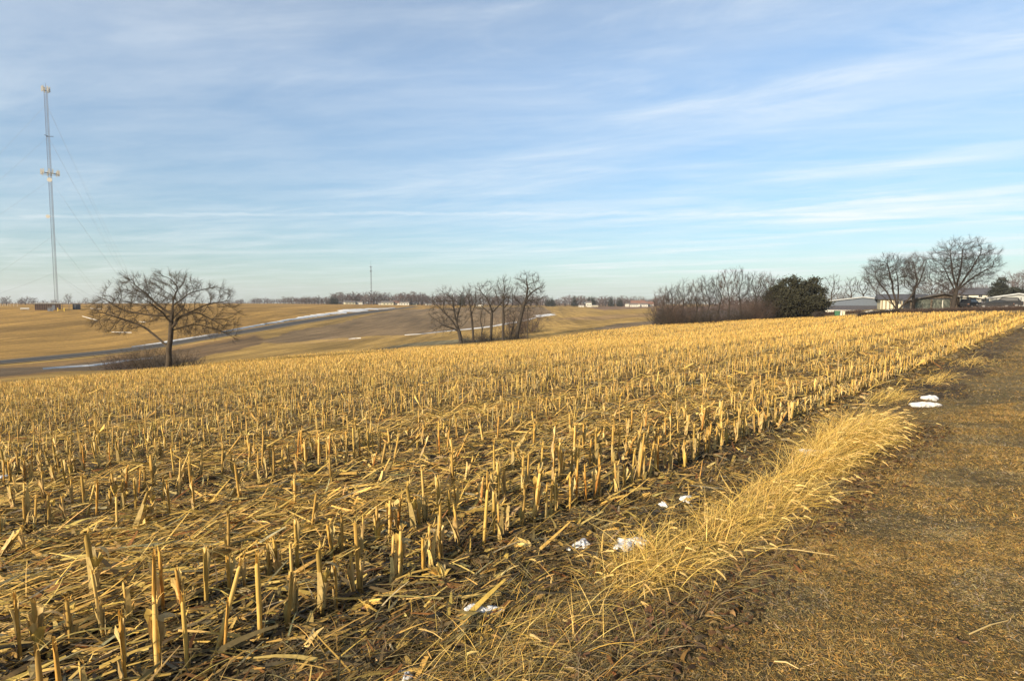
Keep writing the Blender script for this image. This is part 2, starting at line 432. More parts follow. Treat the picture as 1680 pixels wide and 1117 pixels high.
def snow_band(name, label, path, widths, thick=.12, seed=0, grp=None, step=1.0):
    """path: plan points; ragged low bank of snow lying on the ground"""
    rs = np.random.default_rng(seed)
    path = np.array(path, float); d = np.hypot(*np.diff(path, axis=0).T); s = np.concatenate([[0], np.cumsum(d)])
    n = max(12, int(s[-1]/step)); q = np.linspace(0, s[-1], n)
    cx = np.interp(q, s, path[:, 0]); cy = np.interp(q, s, path[:, 1]); w = np.interp(q, s, widths)
    tx = np.gradient(cx); ty = np.gradient(cy); l = np.hypot(tx, ty); nx_, ny_ = -ty/l, tx/l
    w = w*np.sin(np.pi*np.linspace(.02,.98,n))**.8
    def jag(): 
        a = rs.normal(0, 1, n); a = np.convolve(a, [.25,.5,.25], 'same'); b = np.convolve(rs.normal(0, 1, n), np.ones(9)/9, 'same')*2
        return a*.35 + b*.55
    wl = w*.5*np.clip(1+jag(), .0, 2); wr = w*.5*np.clip(1+jag(), .0, 2)
    k = 5; V = []
    for j, f in enumerate(np.linspace(-1, 1, k)):
        ww = np.where(f < 0, wl, wr)*f
        x = cx + nx_*ww; y = cy + ny_*ww
        V.append(np.stack([x, y, H(x, y) + (thick*(1-f*f)+(.12 if abs(f) < .9 else -.05))], -1))
    V = np.stack(V, 1).reshape(-1, 3)
    i = np.arange(n-1)[:, None]; j = np.arange(k-1)[None]
    Fq = np.stack([i*k+j, i*k+j+1, (i+1)*k+j+1, (i+1)*k+j], -1).reshape(-1, 4)
    c = V.mean(0)
    o = np_mesh(name, [(V-c, Fq)], M_snow, smooth=True, loc=c)
    return tag(o, label, 'snow', grp)
def ximg(px, Y): return (px-840)/F*Y
def gp(px, py):
    a = gpt(px, py); return (a[0], a[1])
snow_band('snow_bank', 'long bright white snow bank along the far side of the road',
          [(road_x(Y)-4.4-w/2, Y) for Y, w in ((198,3),(215,5),(240,6),(270,7),(300,9),(330,12),(370,15),(410,14),(440,10),(480,6))],
          [3,4,4.5,5,6,9,13,13,10,5], .35, 1, step=1.5)
snow_band('snow_bank', 'narrow snow strip on the road verge seen through the oak branches',
          [(road_x(Y)-4.9, Y) for Y in (150,160,172,186,194)], [1.2,3,3.5,3,1.2], .12, 2)
snow_band('snow_strip', 'thin snow strip in the brushy ditch left of the oak',
          [gp(70,606),gp(100,603.5),(gp(150,600)),gp(200,593),gp(250,588)], [.7,1.8,1.8,1.3,.3], .1, 3, step=.5)
snow_band('snow_strip', 'broken snow strip beneath the middle trees at the ploughed field edge',
          [gp(664,550),gp(690,548.5),gp(725,544.5),gp(770,540),gp(810,535),gp(850,528),gp(880,521)], [.8,2,1.4,3.2,4.5,3.5,3], .10, 4)
snow_band('snow_strip', 'curved snow patch right of the tallest middle tree',
          [gp(884,521),gp(892,518),gp(901,515.5),gp(911,514.5)], [2,8,11,2], .12, 5)
snow_band('snow_strip', 'short snow sliver on the lower edge of the ploughed field',
          [gp(572,556.5),gp(582,555.5),gp(592,555)], [.4,1.2,.3], .08, 6, step=.5)
for i, (a, b_, lab) in enumerate([((183,545),(216,546),'snow streak on the hillside just above the road'),
        ((135,519),(160,526),'slanting snow streak in the hillside furrows'),
        ((228,528),(240,529),'snow fleck behind the oak branches'),((148,506),(165,507),'snow streak near the top of the mast hill')]):
    snow_band('snow_streak', lab, [gp(*a), gp(*b_)], [.2,.45], .02, 20+i, 'snow streaks on the mast hillside', step=.6)

# ------------------------------------------------------------------ bare trees by space colonisation
def resample(pl, D):
    tp = np.array(pl, float); s = np.concatenate([[0], np.cumsum(np.linalg.norm(np.diff(tp, axis=0), axis=1))])
    q = np.arange(0, s[-1]+1e-6, D); return np.stack([np.interp(q, s, tp[:, i]) for i in range(3)], 1)
def colonise(attr, trunk, D, di, dk, rs, maxit=160, noise=.25, grav=0.0, limbs=()):
    pos = [np.array(p, float) for p in trunk]; par = [-1]+list(range(len(trunk)-1))
    kids = [1]*len(trunk); kids[-1] = 0
    for lb in limbs:
        at = min(range(len(pos)), key=lambda i: np.linalg.norm(pos[i]-np.array(lb[0])))
        pl = resample([pos[at]]+[np.array(p) for p in lb[1:]], D)[1:]
        pl = pl + np.cumsum(rs.normal(0, D*.12, pl.shape), 0)
        prev = at
        for p in pl:
            kids[prev] += 1; pos.append(p); kids.append(0); par.append(prev); prev = len(pos)-1
    A = attr.copy()
    P = np.array(pos)
    dm = np.linalg.norm(A[:, None]-P[None], axis=2); near = dm.argmin(1); nd = dm.min(1)
    for it in range(maxit):
        act = nd < di
        if not act.any(): break
        idx = near[act]; vec = A[act]-P[idx]; vec /= np.linalg.norm(vec, axis=1, keepdims=True)+1e-9
        u, inv = np.unique(idx, return_inverse=True)
        S = np.zeros((len(u), 3)); np.add.at(S, inv, vec)
        new = []; npar = []
        for q, n in enumerate(u):
            if kids[n] >= 3: continue
            d = S[q]/(np.linalg.norm(S[q])+1e-9) + rs.normal(0, noise, 3); d[2] += grav
            p0 = par[n]
            if p0 >= 0:
                dd = P[n]-P[p0]; dd = dd/(np.linalg.norm(dd)+1e-9); d += .75*dd
                if np.dot(d, dd) < .15: d += 1.0*dd
            d /= np.linalg.norm(d); new.append(P[n]+D*d); npar.append(n); kids[n] += 1; kids.append(0)
        if not new: break
        base = len(P); P = np.concatenate([P, np.array(new)]); par += npar
        dn = np.linalg.norm(A[:, None]-np.array(new)[None], axis=2); k = dn.argmin(1); v = dn.min(1)
        b = v < nd; nd = np.where(b, v, nd); near = np.where(b, base+k, near)
        keep = nd > dk; A = A[keep]; nd = nd[keep]; near = near[keep]
        if len(A) == 0: break
    return P, np.array(par)
def ell_pts(n, c, r, rs, shell=.35):
    v = rs.normal(0, 1, (n, 3)); v /= np.linalg.norm(v, axis=1, keepdims=True)
    q = rs.random((n, 1))**(shell)
    return np.array(c)+v*q*np.array(r)
def tree_mesh(trunk, lobes, seed, D=.45, R0=.35, rt=.018, twigs=3, tlen=.7, n=None, di=None, dk=None, split=.1, droop=0.0, noise=.25, tr=.012, k3=3, dens=1.0, limbs=()):
    rs = np.random.default_rng(seed)
    A = np.concatenate([ell_pts(int(m*dens), c, r, rs) for m, c, r in lobes])
    # resample trunk
    tp = np.array(trunk, float); s = np.concatenate([[0], np.cumsum(np.linalg.norm(np.diff(tp, axis=0), axis=1))])
    q = np.arange(0, s[-1]+1e-6, D); tp = np.stack([np.interp(q, s, tp[:, i]) for i in range(3)], 1)
    tp[1:, :2] += np.cumsum(rs.normal(0, D*.05, (len(tp)-1, 2)), 0)
    P, par = colonise(A, tp, D, di or D*14, dk or D*1.6, rs, noise=noise, limbs=limbs)
    N = len(P); tips = np.zeros(N); child = [[] for _ in range(N)]
    for i in range(1, N): child[par[i]].append(i)
    for i in range(N-1, -1, -1):
        if not child[i]: tips[i] = 1
        if par[i] >= 0: tips[par[i]] += tips[i]
    ex = math.log(R0/rt)/math.log(max(tips[0], 3))
    rad = rt*tips**ex
    mainc = np.full(N, -1)
    for i in range(N):
        if child[i]: mainc[i] = max(child[i], key=lambda c: tips[c])
    # smooth
    for _ in range(2):
        Q = P.copy(); m = (mainc >= 0) & (par >= 0)
        Q[m] = .5*P[m]+.25*P[par[m]]+.25*P[mainc[m]]; P = Q
    # root flare
    e = np.arange(1, N); p = par[e]
    r1 = rad[e]; r0 = np.where(mainc[p] == e, rad[p], np.minimum(rad[p], r1*1.15))
    low = P[:, 2]-tp[0, 2]
    fl = lambda r, i: r*(1+.35*np.exp(-low[i]/(R0*1.6)))
    r0 = fl(r0, p); r1 = fl(r1, e)
    big = r1 > min(split, R0*.4)
    tk = [tubes(P[p[big]], P[e[big]], r0[big], r1[big], 8)]
    sm = ~big
    med = sm & (r1 > .03); tin = sm & ~med
    cr = []
    if med.any(): cr.append(tubes(P[p[med]], P[e[med]], r0[med], r1[med], 5))
    if tin.any(): cr.append(tubes(P[p[tin]], P[e[tin]], r0[tin], r1[tin], k3))
    # twigs
    ti = np.nonzero((tips <= 4) & (par >= 0))[0]
    ti = np.repeat(ti, twigs)
    if len(ti):
        d = P[ti]-P[par[ti]]; d /= np.linalg.norm(d, axis=1, keepdims=True)+1e-9
        ow = P[ti]-np.array([tp[-1, 0], tp[-1, 1], tp[0, 2]+(tp[-1, 2]-tp[0, 2])*.75]); ow /= np.linalg.norm(ow, axis=1, keepdims=True)+1e-9
        d = d*.6+ow*.65+rs.normal(0, .42, d.shape); d[:, 2] += .12-droop; d /= np.linalg.norm(d, axis=1, keepdims=True)
        L = tlen*rs.uniform(.4, 1.2, (len(ti), 1)); a = P[ti]; m_ = a+d*L*.5
        d2 = d+rs.normal(0, .35, d.shape); d2 /= np.linalg.norm(d2, axis=1, keepdims=True); b = m_+d2*L*.5
        t0 = np.full(len(ti), tr)
        cr.append(tubes(a, m_, t0, t0*.75, 3)); cr.append(tubes(m_, b, t0*.75, t0*.35, 3))
        d3 = d+rs.normal(0, .6, d.shape); d3 /= np.linalg.norm(d3, axis=1, keepdims=True)
        cr.append(tubes(m_, m_+d3*L*.4, t0*.65, t0*.3, 3))
    return tk, cr
def make_tree(name, label, cat, loc, spec, bark, twig, group=None):
    tk, cr = tree_mesh(**spec)
    root = empty(name, loc, 0, label, cat, group)
    np_mesh('trunk', tk, bark, root, smooth=True); np_mesh('crown', cr, twig, root)
    return root
def at_px(px, Y, sink=.1):
    x = ximg(px, Y); return (x, Y, h1(x, Y)-sink)

# the big oak
oak_loc = at_px(272, 73)
make_tree('oak_tree', 'big spreading leafless oak with low wide limbs beside the ditch', 'tree', oak_loc,
  dict(trunk=[(0,0,0),(.28,.0,1.3),(.22,.1,2.6),(.5,.1,3.8),(.6,.1,5.4),(.85,0,7.8),(1.0,.1,9.3),(1.8,.2,10.8)],
       limbs=[[(.3,0,2.7),(-1.9,.5,4.3),(-3.9,.8,5.5),(-5.7,.6,6.2),(-7.7,.2,7.0),(-9.2,0,7.6)], [(.8,0,6.7),(-2,-.8,7.0),(-4.6,-1.4,7.6),(-6.8,-1.6,9.2)], [(.8,0,7.2),(-1.8,.8,8.8),(-3.2,1.2,10.0),(-4.5,1.2,11.4)],
              [(.9,0,8.3),(2.9,.6,10.0),(6,1.2,10.8)], [(.6,0,5.5),(2.7,-.8,7.0),(5,-1.4,7.2),(7.0,-1.4,6.2)], [(.6,0,5.1),(3.3,1.0,5.9),(6,1.6,4.9),(7.9,1.6,4.0)], [(.7,0,6.0),(1.0,-2.6,7.6),(.6,-4.6,9.0)], [(.7,0,6.4),(.4,2.6,8.0),(-.6,4.4,9.6)], [(2.7,-.8,7.0),(4.6,.4,8.4),(7.2,1.0,8.9)]], lobes=[(150,(-3.8,0,10.0),(2.7,3.0,2.3)),(170,(1.2,0,10.6),(3.0,3.4,2.0)),(70,(6.4,0,9.4),(2.2,2.6,2.0)),(90,(-7.4,0,8.0),(2.2,3.0,1.4)),(90,(-6.2,0,5.9),(3.2,3.0,1.3)),(150,(4.8,-.5,5.6),(3.9,3.5,1.5)),(90,(-1.6,2,7.6),(3.2,3.6,1.8)),(70,(3.6,-1.5,7.6),(3.0,3.4,1.4)),(40,(8.2,0,7.2),(1.6,2.0,1.6)),(40,(0,-5.0,8.6),(3.4,2.0,2.4))],
       seed=3, D=.36, R0=.34, rt=.019, twigs=5, tlen=.95, di=9, dk=.52, split=.13, noise=.42, tr=.0105, dens=1.5), M_bark_oak, M_twig_oak)

# shrubs / scrub
def shrub_chunks(n, rx, ry, h, seed, rt=.012, flop=.9):
    rs = np.random.default_rng(seed)
    a = np.stack([rs.normal(0, rx*.4, n), rs.normal(0, ry*.4, n), np.zeros(n)], -1)
    d = np.stack([rs.normal(0, flop*.5, n)+a[:, 0]/rx*.5, rs.normal(0, flop*.5, n)+a[:, 1]/ry*.5, np.ones(n)], -1); d /= np.linalg.norm(d, axis=1, keepdims=True)
    L = h*rs.uniform(.45, 1.1, (n, 1)); m = a+d*L*.45; d2 = d+rs.normal(0, .3, d.shape); b = m+d2/np.linalg.norm(d2, axis=1, keepdims=True)*L*.5
    r = np.full(n, rt)
    ch = [tubes(a, m, r*1.5, r*1.1, 3), tubes(m, b, r*1.1, r*.5, 3)]
    tw = []
    for f in (.25, .5, .75, .95):
        for _ in range(2):
            p = m+(b-m)*f if f > .4 else a+(m-a)*f*2.5
            dd = d+rs.normal(0, .75, d.shape); dd /= np.linalg.norm(dd, axis=1, keepdims=True)
            ch.append(tubes(p, p+dd*L*.28*rs.uniform(.5, 1.2, (n, 1)), r*.6, r*.3, 3))
    return ch
def shrub(px, Y, w, h, n, seed, label, mat, group=None, rt=.012, name='bare_shrub', cat='shrub', flop=.9, dy=None):
    loc = at_px(px, Y, .05)
    o = np_mesh(name, shrub_chunks(n, w*.5, (dy or w)*.5, h, seed, rt, flop), mat, loc=loc)
    return tag(o, label, cat, group)
G = 'bare brush around the oak'
shrub(205, 79, 5.5, 2.8, 120, 31, 'brown tangled brush left of the oak trunk, nearer the road', M_twig_red, G, .014, flop=1.3)
shrub(236, 76, 4.0, 3.4, 110, 32, 'olive brown brush directly left of the oak trunk', M_twig_oak, G, .014, flop=1.2)
shrub(290, 75, 3.2, 2.8, 80, 33, 'short bare brush at the right foot of the oak', M_twig_oak, G, .014, flop=1.1)
shrub(320, 80, 3.5, 1.6, 50, 34, 'low thin brush right of the oak', M_twig_red, G, .012, flop=1.2)
shrub(180, 76, 4.0, 1.6, 60, 35, 'low brush at the left end of the oak thicket', M_twig_red, G, .012, flop=1.3)
shrub(262, 73.5, 2.6, 2.0, 80, 36, 'dense dark stems hugging the foot of the oak', M_twig_dark, G, .012, flop=1.1)

# middle group of trees
def mtree(px, Y, seed, label, lean, fork, lobes, R0, n_scale=1, bark=M_bark_grey, twig=M_twig_grey, grp='bare trees standing in the middle of the fields', name='bare_tree', D=.5, dk=.85, rt=.026, twigs=3, tlen=.9, tr=.014, noise=.36, di=8, split=.10, dens=1.5, rk=.88, limbs=()):
    loc = at_px(px, Y)
    sc = Y/F
    L = [(int(n*n_scale), (cx*sc, 0, cz*sc), (rx*sc, rx*sc*.9, rz*sc)) for n, cx, cz, rx, rz in lobes]
    tr_ = [(0,0,0), (lean[0]*sc*.4, 0, fork*sc*.5), (lean[0]*sc, 0, fork*sc)]
    if len(lean) > 1: tr_.append((lean[1]*sc, 0, lean[2]*sc))
    return make_tree(name, label, 'tree', loc, dict(trunk=tr_, lobes=L, seed=seed, D=D, R0=R0*rk, rt=rt*.85, twigs=twigs, tlen=tlen, di=di, dk=dk*.68, dens=dens, split=split, noise=noise, tr=tr,
        limbs=[[(p[0]*sc, (0 if k == 0 else (i_ % 3-1)*k*6*sc), p[1]*sc) for k, p in enumerate(lb)] for i_, lb in enumerate(limbs)]), bark, twig, grp)
mtree(756, 117, 41, 'leftmost broad bare tree of the middle group, leaning left', (-2,-8,40), 16, [(340,-22,56,32,38),(60,8,72,14,22),(70,-28,26,20,10)], .42, limbs=[[(-2,18),(-20,26),(-36,34)],[(-2,20),(-14,40),(-30,58)],[(-3,24),(-10,46),(-16,70)],[(-2,22),(8,34),(18,46)],[(-4,30),(-4,50),(-1,68)]])
mtree(777, 117, 42, 'slim straight bare tree second from left in the middle group', (-3,-5,52), 38, [(170,-4,68,15,29)], .26)
mtree(790, 116, 43, 'thin young bare tree with two stems in the middle group', (0,2,25), 14, [(90,1,38,9,18)], .16, rt=.02)
mtree(805, 117, 44, 'forked bare tree at the centre of the middle group', (2,5,54), 44, [(210,-4,72,22,28),(60,-18,84,9,12),(60,22,80,12,16)], .32, limbs=[[(3,48),(-6,70),(-23,92)],[(3,48),(16,62),(30,76)],[(3,44),(-12,56),(-20,66)]])
mtree(825, 116, 45, 'tall upright bare tree with several stems in the middle group', (2,3,50), 30, [(260,2,78,18,28),(40,10,50,10,14)], .30)
mtree(847, 117, 46, 'tallest bare tree of the middle group, trunk leaning right', (6,13,62), 32, [(300,20,78,30,34),(50,38,74,12,10),(50,12,50,14,10)], .44, limbs=[[(12,60),(22,75),(43,87)],[(11,56),(0,66),(-8,74)],[(13,62),(16,80),(14,102)],[(12,58),(28,66),(36,58)]])
mtree(866, 116, 47, 'thin bare sapling at the right end of the middle group', (0,1,34), 22, [(40,1,40,8,14)], .12, rt=.02)
mtree(836, 118, 48, 'short multi-stemmed bare tree behind the tall upright one', (2,6,22), 6, [(130,6,34,16,24)], .22, rt=.02)
G = 'bushes at the feet of the middle trees'
shrub(768, 116.5, 3.4, 1.8, 70, 51, 'round twiggy bush between the first two middle trees', M_twig_grey, G, .016)
shrub(793, 116, 2.6, 2.2, 110, 52, 'dark dense bush at the foot of the thin young tree', M_twig_dark, G, .016)
shrub(814, 117, 3.2, 2.0, 60, 53, 'olive bush between the forked tree and the upright tree', M_twig_oak, G, .016)
shrub(838, 116.5, 2.8, 2.4, 80, 54, 'greyish bush left of the leaning tall tree', M_twig_grey, G, .016)
shrub(856, 117, 2.2, 1.4, 50, 55, 'low bush just right of the leaning tall tree', M_twig_red, G, .016)
shrub(844, 150, 9.0, 7.0, 130, 56, 'reddish thicket behind the tall middle trees', M_twig_red, G, .02)
shrub(868, 160, 9.0, 7.0, 110, 57, 'reddish thicket right behind the leaning tree', M_twig_red, G, .02)

# hedgerow on the right
hedge = [(1088,124,7.6,50,'leftmost'),(1104,122,7.8,58,''),(1122,120,8.6,62,''),(1140,121,8.8,64,''),(1160,119,9.6,66,''),(1178,121,9.8,68,''),(1196,119,10.6,72,''),(1215,120,10.8,70,''),(1236,122,9.6,62,''),(1254,124,9.4,58,''),(1268,126,9,55,'')]
ord_ = ['first','second','third','fourth','fifth','sixth','seventh','eighth','ninth','tenth','eleventh']
for i, (px, Y, h, hp, _) in enumerate(hedge):
    w = 14+random.random()*6; top = h*F/Y
    mtree(px, Y, 60+i, ord_[i]+' bare tree from the left in the hedgerow thicket', (random.uniform(-3,3), random.uniform(-5,5), top*.42), top*.16,
          [(190, random.uniform(-2,2), top*.58, w, top*.44),(40, random.uniform(-8,8), top*.8, w*.6, top*.2)], .2, bark=M_bark_dark, twig=(M_twig_red, M_twig_dark, M_twig_grey)[i % 3],
          grp='bare trees of the hedgerow', rt=.022, twigs=4, tlen=1.1, tr=.015)
for i, (px, Y, w, h, n) in enumerate([(1084,121,5,3.6,260),(1098,119,6,4.4,300),(1116,118,6,4.2,300),(1134,117,6,3.4,240),(1154,116,6,3.2,220),(1174,117,6,3.0,200),(1196,116,6,2.8,180),(1216,117,6,3.4,220),(1236,117,6,4.4,280),(1256,119,6,5.0,300)]):
    shrub(px, Y, w, h*(1.2,.8,1.05,.65,.9,.6,1.1,.7,.95,1.15)[i], int(n*.6), 80+i, ord_[i]+' brush clump from the left along the foot of the hedgerow', (M_twig_dark, M_twig_grey, M_twig_red)[i % 3], 'brush clumps in the hedgerow', .018, name='brush_clump', dy=4)

# evergreens
def leafcloud(lobes, seed, n, size, density_shell=.5):
    rs = np.random.default_rng(seed); V = []; 
    tot = sum(r[0]*r[2]+r[0]*r[1] for c, r in lobes); pts = []
    for c, r in lobes:
        m = int(n*(r[0]*r[2]+r[0]*r[1])/tot)
        # clumps first
        nc = max(10, m//28); cc = ell_pts(nc, c, r, rs, .25)
        p = cc[rs.integers(0, nc, m)]+rs.normal(0, 1, (m, 3))*size*np.array([1.6,1.6,.9]); pts.append(p)
    P = np.concatenate(pts); N = len(P)
    u = rs.normal(0, 1, (N, 3)); u /= np.linalg.norm(u, axis=1, keepdims=True)
    v = np.cross(u, rs.normal(0, 1, (N, 3))); v /= np.linalg.norm(v, axis=1, keepdims=True)
    s = size*rs.uniform(.5, 1.2, (N, 1))
    V = np.stack([P-u*s, P-v*s*.35, P+u*s, P+v*s*.35], 1).reshape(-1, 3)
    return V, np.arange(N*4).reshape(-1, 4)
def evergreen(px, Y, h, lobes, seed, n, label, mat=M_ever, size=.3, group=None, cat='evergreen tree', name='evergreen_tree'):
    loc = at_px(px, Y)
    root = empty(name, loc, 0, label, cat, group)
    mb = MB(); mb.cyl((0,0,0), (0,0,h*.85), .22, .05, 8); mb.build('trunk', M_bark_dark, root)
    np_mesh('crown', [leafcloud(lobes, seed, n, size)], mat, root)
    return root
def irregular(h, w, rs, k=16, base=.08):
    L = []
    for i in range(k):
        f = rs.random(); z = h*(base+.12+f*(.86-base)); rad = w*.5*math.sin(math.pi*min(1, (1-f)*.62+.12))
        a = rs.random()*2*PI; q = rad*rs.uniform(.3, .85)
        s = rs.uniform(.16, .26)*w*(1.1-.6*f)
        L.append(((q*math.cos(a), q*math.sin(a), z-s*.3), (s, s, s*rs.uniform(.6, .9))))
    return L
rs_ = np.random.default_rng(5)
G = 'dark evergreens at the end of the hedgerow'
evergreen(1274, 121, 7.0, irregular(6.6, 7, rs_, 18), 1, 9000, 'dark evergreen at the left of the evergreen clump', group=G)
evergreen(1295, 119, 8.8, irregular(8.6, 7.5, rs_, 22)+[((.3,0,8.0),(.7,.7,.9))], 2, 11000, 'tallest dark evergreen with a pointed tufted top', group=G)
evergreen(1316, 120, 7.6, irregular(7.6, 7, rs_, 20), 3, 9000, 'dark evergreen in the middle right of the evergreen clump', group=G)
evergreen(1330, 119, 7.9, irregular(7.9, 6.4, rs_, 20)+[((.5,0,7.3),(.8,.8,.8))], 4, 9000, 'dark evergreen at the right end of the evergreen clump', group=G)
shrub(1342, 112, 1.5, 1.1, 240, 95, 'small dark round bush beside the evergreens', M_twig_dark, None, .02)

# trees around the houses
G = 'bare trees by the houses'
mtree(1471, 95, 101, 'dark multi-limbed bare tree forking low in front of the white wall', (0,0,14), 8, [(380,-18,64,36,30),(200,26,58,18,38),(60,-34,62,20,18)], .42, limbs=[[(0,6),(-22,36),(-48,60)],[(0,6),(-10,40),(-20,82)],[(0,7),(4,40),(2,78)],[(0,6),(20,28),(32,54),(36,86)],[(0,7),(-30,28),(-46,40)]], dens=2.0, rk=.62, bark=M_bark_dark, twig=M_twig_dark, grp=G, D=.42, dk=.62, rt=.018, twigs=5, tlen=1.0, tr=.0085)
mtree(1497, 104, 102, 'upright reddish bare tree behind the low forking one', (0,0,30), 20, [(300,-1,62,20,32)], .26, bark=M_bark_dark, twig=M_twig_red, grp=G, D=.42, dk=.65, rt=.018, twigs=5, tlen=1.0, tr=.0085)
mtree(1561, 95, 103, 'tallest bare tree with a wide fan crown beside the low house', (3,6,36), 26, [(560,12,74,52,42),(120,30,70,36,24),(80,-18,70,26,24)], .48, limbs=[[(4,30),(-12,52),(-28,72)],[(4,34),(-2,62),(-8,96)],[(6,36),(16,64),(22,104)],[(6,32),(30,56),(56,76)],[(6,34),(24,64),(42,96)],[(4,28),(-20,44),(-36,52)]], dens=2.0, rk=.66, bark=M_bark_dark, twig=M_twig_dark, grp=G, D=.42, dk=.66, rt=.018, twigs=5, tlen=1.0, tr=.0085)
mtree(1363, 175, 104, 'thin bare tree rising left of the blue-grey house', (0,0,25), 14, [(170,0,38,14,20)], .25, bark=M_bark_grey, twig=M_twig_grey, grp=G, rt=.03, tr=.022, D=.7, dk=1.2)
mtree(1395, 175, 105, 'bare tree rising behind the blue-grey house roof', (0,0,22), 12, [(170,0,36,14,18)], .25, bark=M_bark_grey, twig=M_twig_grey, grp=G, rt=.03, tr=.022, D=.7, dk=1.2)
mtree(1414, 172, 106, 'dark dense bare tree right behind the blue-grey house', (0,0,22), 12, [(200,0,34,14,18)], .25, bark=M_bark_dark, twig=M_twig_dark, grp=G, rt=.03, tr=.024, D=.7, dk=1.2)
mtree(1436, 172, 107, 'bare tree behind the dark roof between the houses', (0,0,22), 12, [(180,0,30,14,16)], .25, bark=M_bark_grey, twig=M_twig_red, grp=G, rt=.03, tr=.022, D=.7, dk=1.2)
for i, (px, Y, hp, w, lab) in enumerate([(1528,150,46,22,'dense brown tree behind the low gabled house, left of its ridge'),(1556,150,44,22,'dense brown tree behind the low gabled house, right of its ridge'),
        (1592,185,38,18,'pale bare tree behind the white carport'),(1614,190,34,16,'pale bare tree left of the dark round evergreen'),(1655,170,54,22,'bare tree behind the grey house at the right edge'),
        (1678,165,58,22,'bare tree cut by the right edge of the photo'),(1704,165,58,22,'bare tree just past the right edge'),(1344,190,34,16,'pale bare tree right behind the evergreen clump'),(1380,190,28,16,'low bare tree far behind the blue-grey house')]):
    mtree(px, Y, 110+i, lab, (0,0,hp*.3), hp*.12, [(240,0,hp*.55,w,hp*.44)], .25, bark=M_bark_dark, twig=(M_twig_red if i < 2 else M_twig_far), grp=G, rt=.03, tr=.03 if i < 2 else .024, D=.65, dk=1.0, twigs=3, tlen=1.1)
evergreen(1635, 150, 7.2, irregular(7.2, 5.4, rs_, 20), 7, 6000, 'dark round evergreen behind the parked car', M_ever_far, .3)
evergreen(1664, 140, 4.8, irregular(4.8, 4.4, rs_, 16), 8, 5000, 'dark evergreen behind the grey house roof', M_ever_far, .3)

# ------------------------------------------------------------------ far treeline (copies of a few small trees)
protos = []
for i in range(5):
    h = (10, 11, 9, 12, 8)[i]; w = (5, 4, 5.5, 4.5, 4.5)[i]
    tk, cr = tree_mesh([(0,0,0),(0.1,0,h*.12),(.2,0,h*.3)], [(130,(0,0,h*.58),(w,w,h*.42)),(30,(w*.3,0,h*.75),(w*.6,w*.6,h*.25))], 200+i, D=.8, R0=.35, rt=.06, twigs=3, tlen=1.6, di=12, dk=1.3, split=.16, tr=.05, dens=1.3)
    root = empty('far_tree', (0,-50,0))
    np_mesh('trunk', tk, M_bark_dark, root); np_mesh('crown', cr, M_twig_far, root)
    protos.append(root)
def far_ever_proto(h, w, seed):
    root = empty('far_evergreen', (0,-50,0)); mb = MB(); mb.cyl((0,0,0),(0,0,h*.8),.3,.1,6); mb.build('trunk', M_bark_dark, root)
    L = [((0,0,h*(.15+.8*f)),(w*.5*(1-f)+.3,w*.5*(1-f)+.3,h*.1)) for f in np.linspace(0,1,9)]
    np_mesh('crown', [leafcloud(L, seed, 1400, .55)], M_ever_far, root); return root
fe = [far_ever_proto(12, 6, 301), far_ever_proto(9, 8, 302)]
used = set()
def place(proto, name, px, Y, s, label, cat, group, rz=None, sx=1.0):
    if id(proto) in used: c = copy_tree(proto)
    else: c = proto; used.add(id(proto))
    c.name = name
    x = ximg(px, Y); c.location = (x, Y, h1(x, Y)-.3)
    c.rotation_euler = (0, 0, random.uniform(0, 6.28) if rz is None else rz); c.scale = (s*sx, s*sx, s)
    return tag(c, label, cat, group)
def treeline(x0, x1, n, Y, hpx0, hpx1, label, group, jit=30):
    for i in range(n):
        px = x0+(x1-x0)*(i+random.uniform(.1,.9))/n; YY = Y+random.uniform(-jit, jit)
        hp = random.uniform(hpx0, hpx1); k = random.randrange(5); hh = (10,11,9,12,8)[k]
        place(protos[k], 'far_tree', px, YY, hp*YY/F/hh, label, 'tree', group, sx=random.uniform(.9,1.35))
treeline(415, 470, 10, 560, 8, 11, 'small bare tree in the low far treeline left of the far mast', 'far treeline left of the far mast')
treeline(466, 545, 20, 560, 10, 14, 'bare tree in the purple-brown far treeline left of the far mast', 'far purple-brown treeline')
treeline(545, 615, 18, 640, 14, 21, 'bare tree in the far treeline around the foot of the far mast', 'far trees at the foot of the far mast')
treeline(612, 700, 24, 640, 15, 22, 'bare tree behind the row of far pale houses', 'far trees behind the pale houses')
treeline(690, 885, 40, 600, 14, 22, 'bare tree on the skyline behind the middle tree group', 'far trees behind the middle group')
treeline(880, 1085, 44, 620, 11, 18, 'bare tree in the far treeline right of the middle group', 'far treeline right of the middle group')
treeline(1075, 1300, 26, 600, 10, 20, 'bare tree far behind the hedgerow', 'far trees behind the hedgerow')
for px, hp in ((398,8),(393,7),(675,25),(657,20)):
    place(protos[px % 5], 'far_tree', px, 600, hp*600/F/11, {398:'lone small bare tree at the left end of the far treeline',393:'tiny bare tree beside the lone small tree on the skyline',675:'taller bare tree standing above the far pale houses',657:'upright bare tree just left of the taller one above the pale houses'}[px], 'tree', 'single far trees')
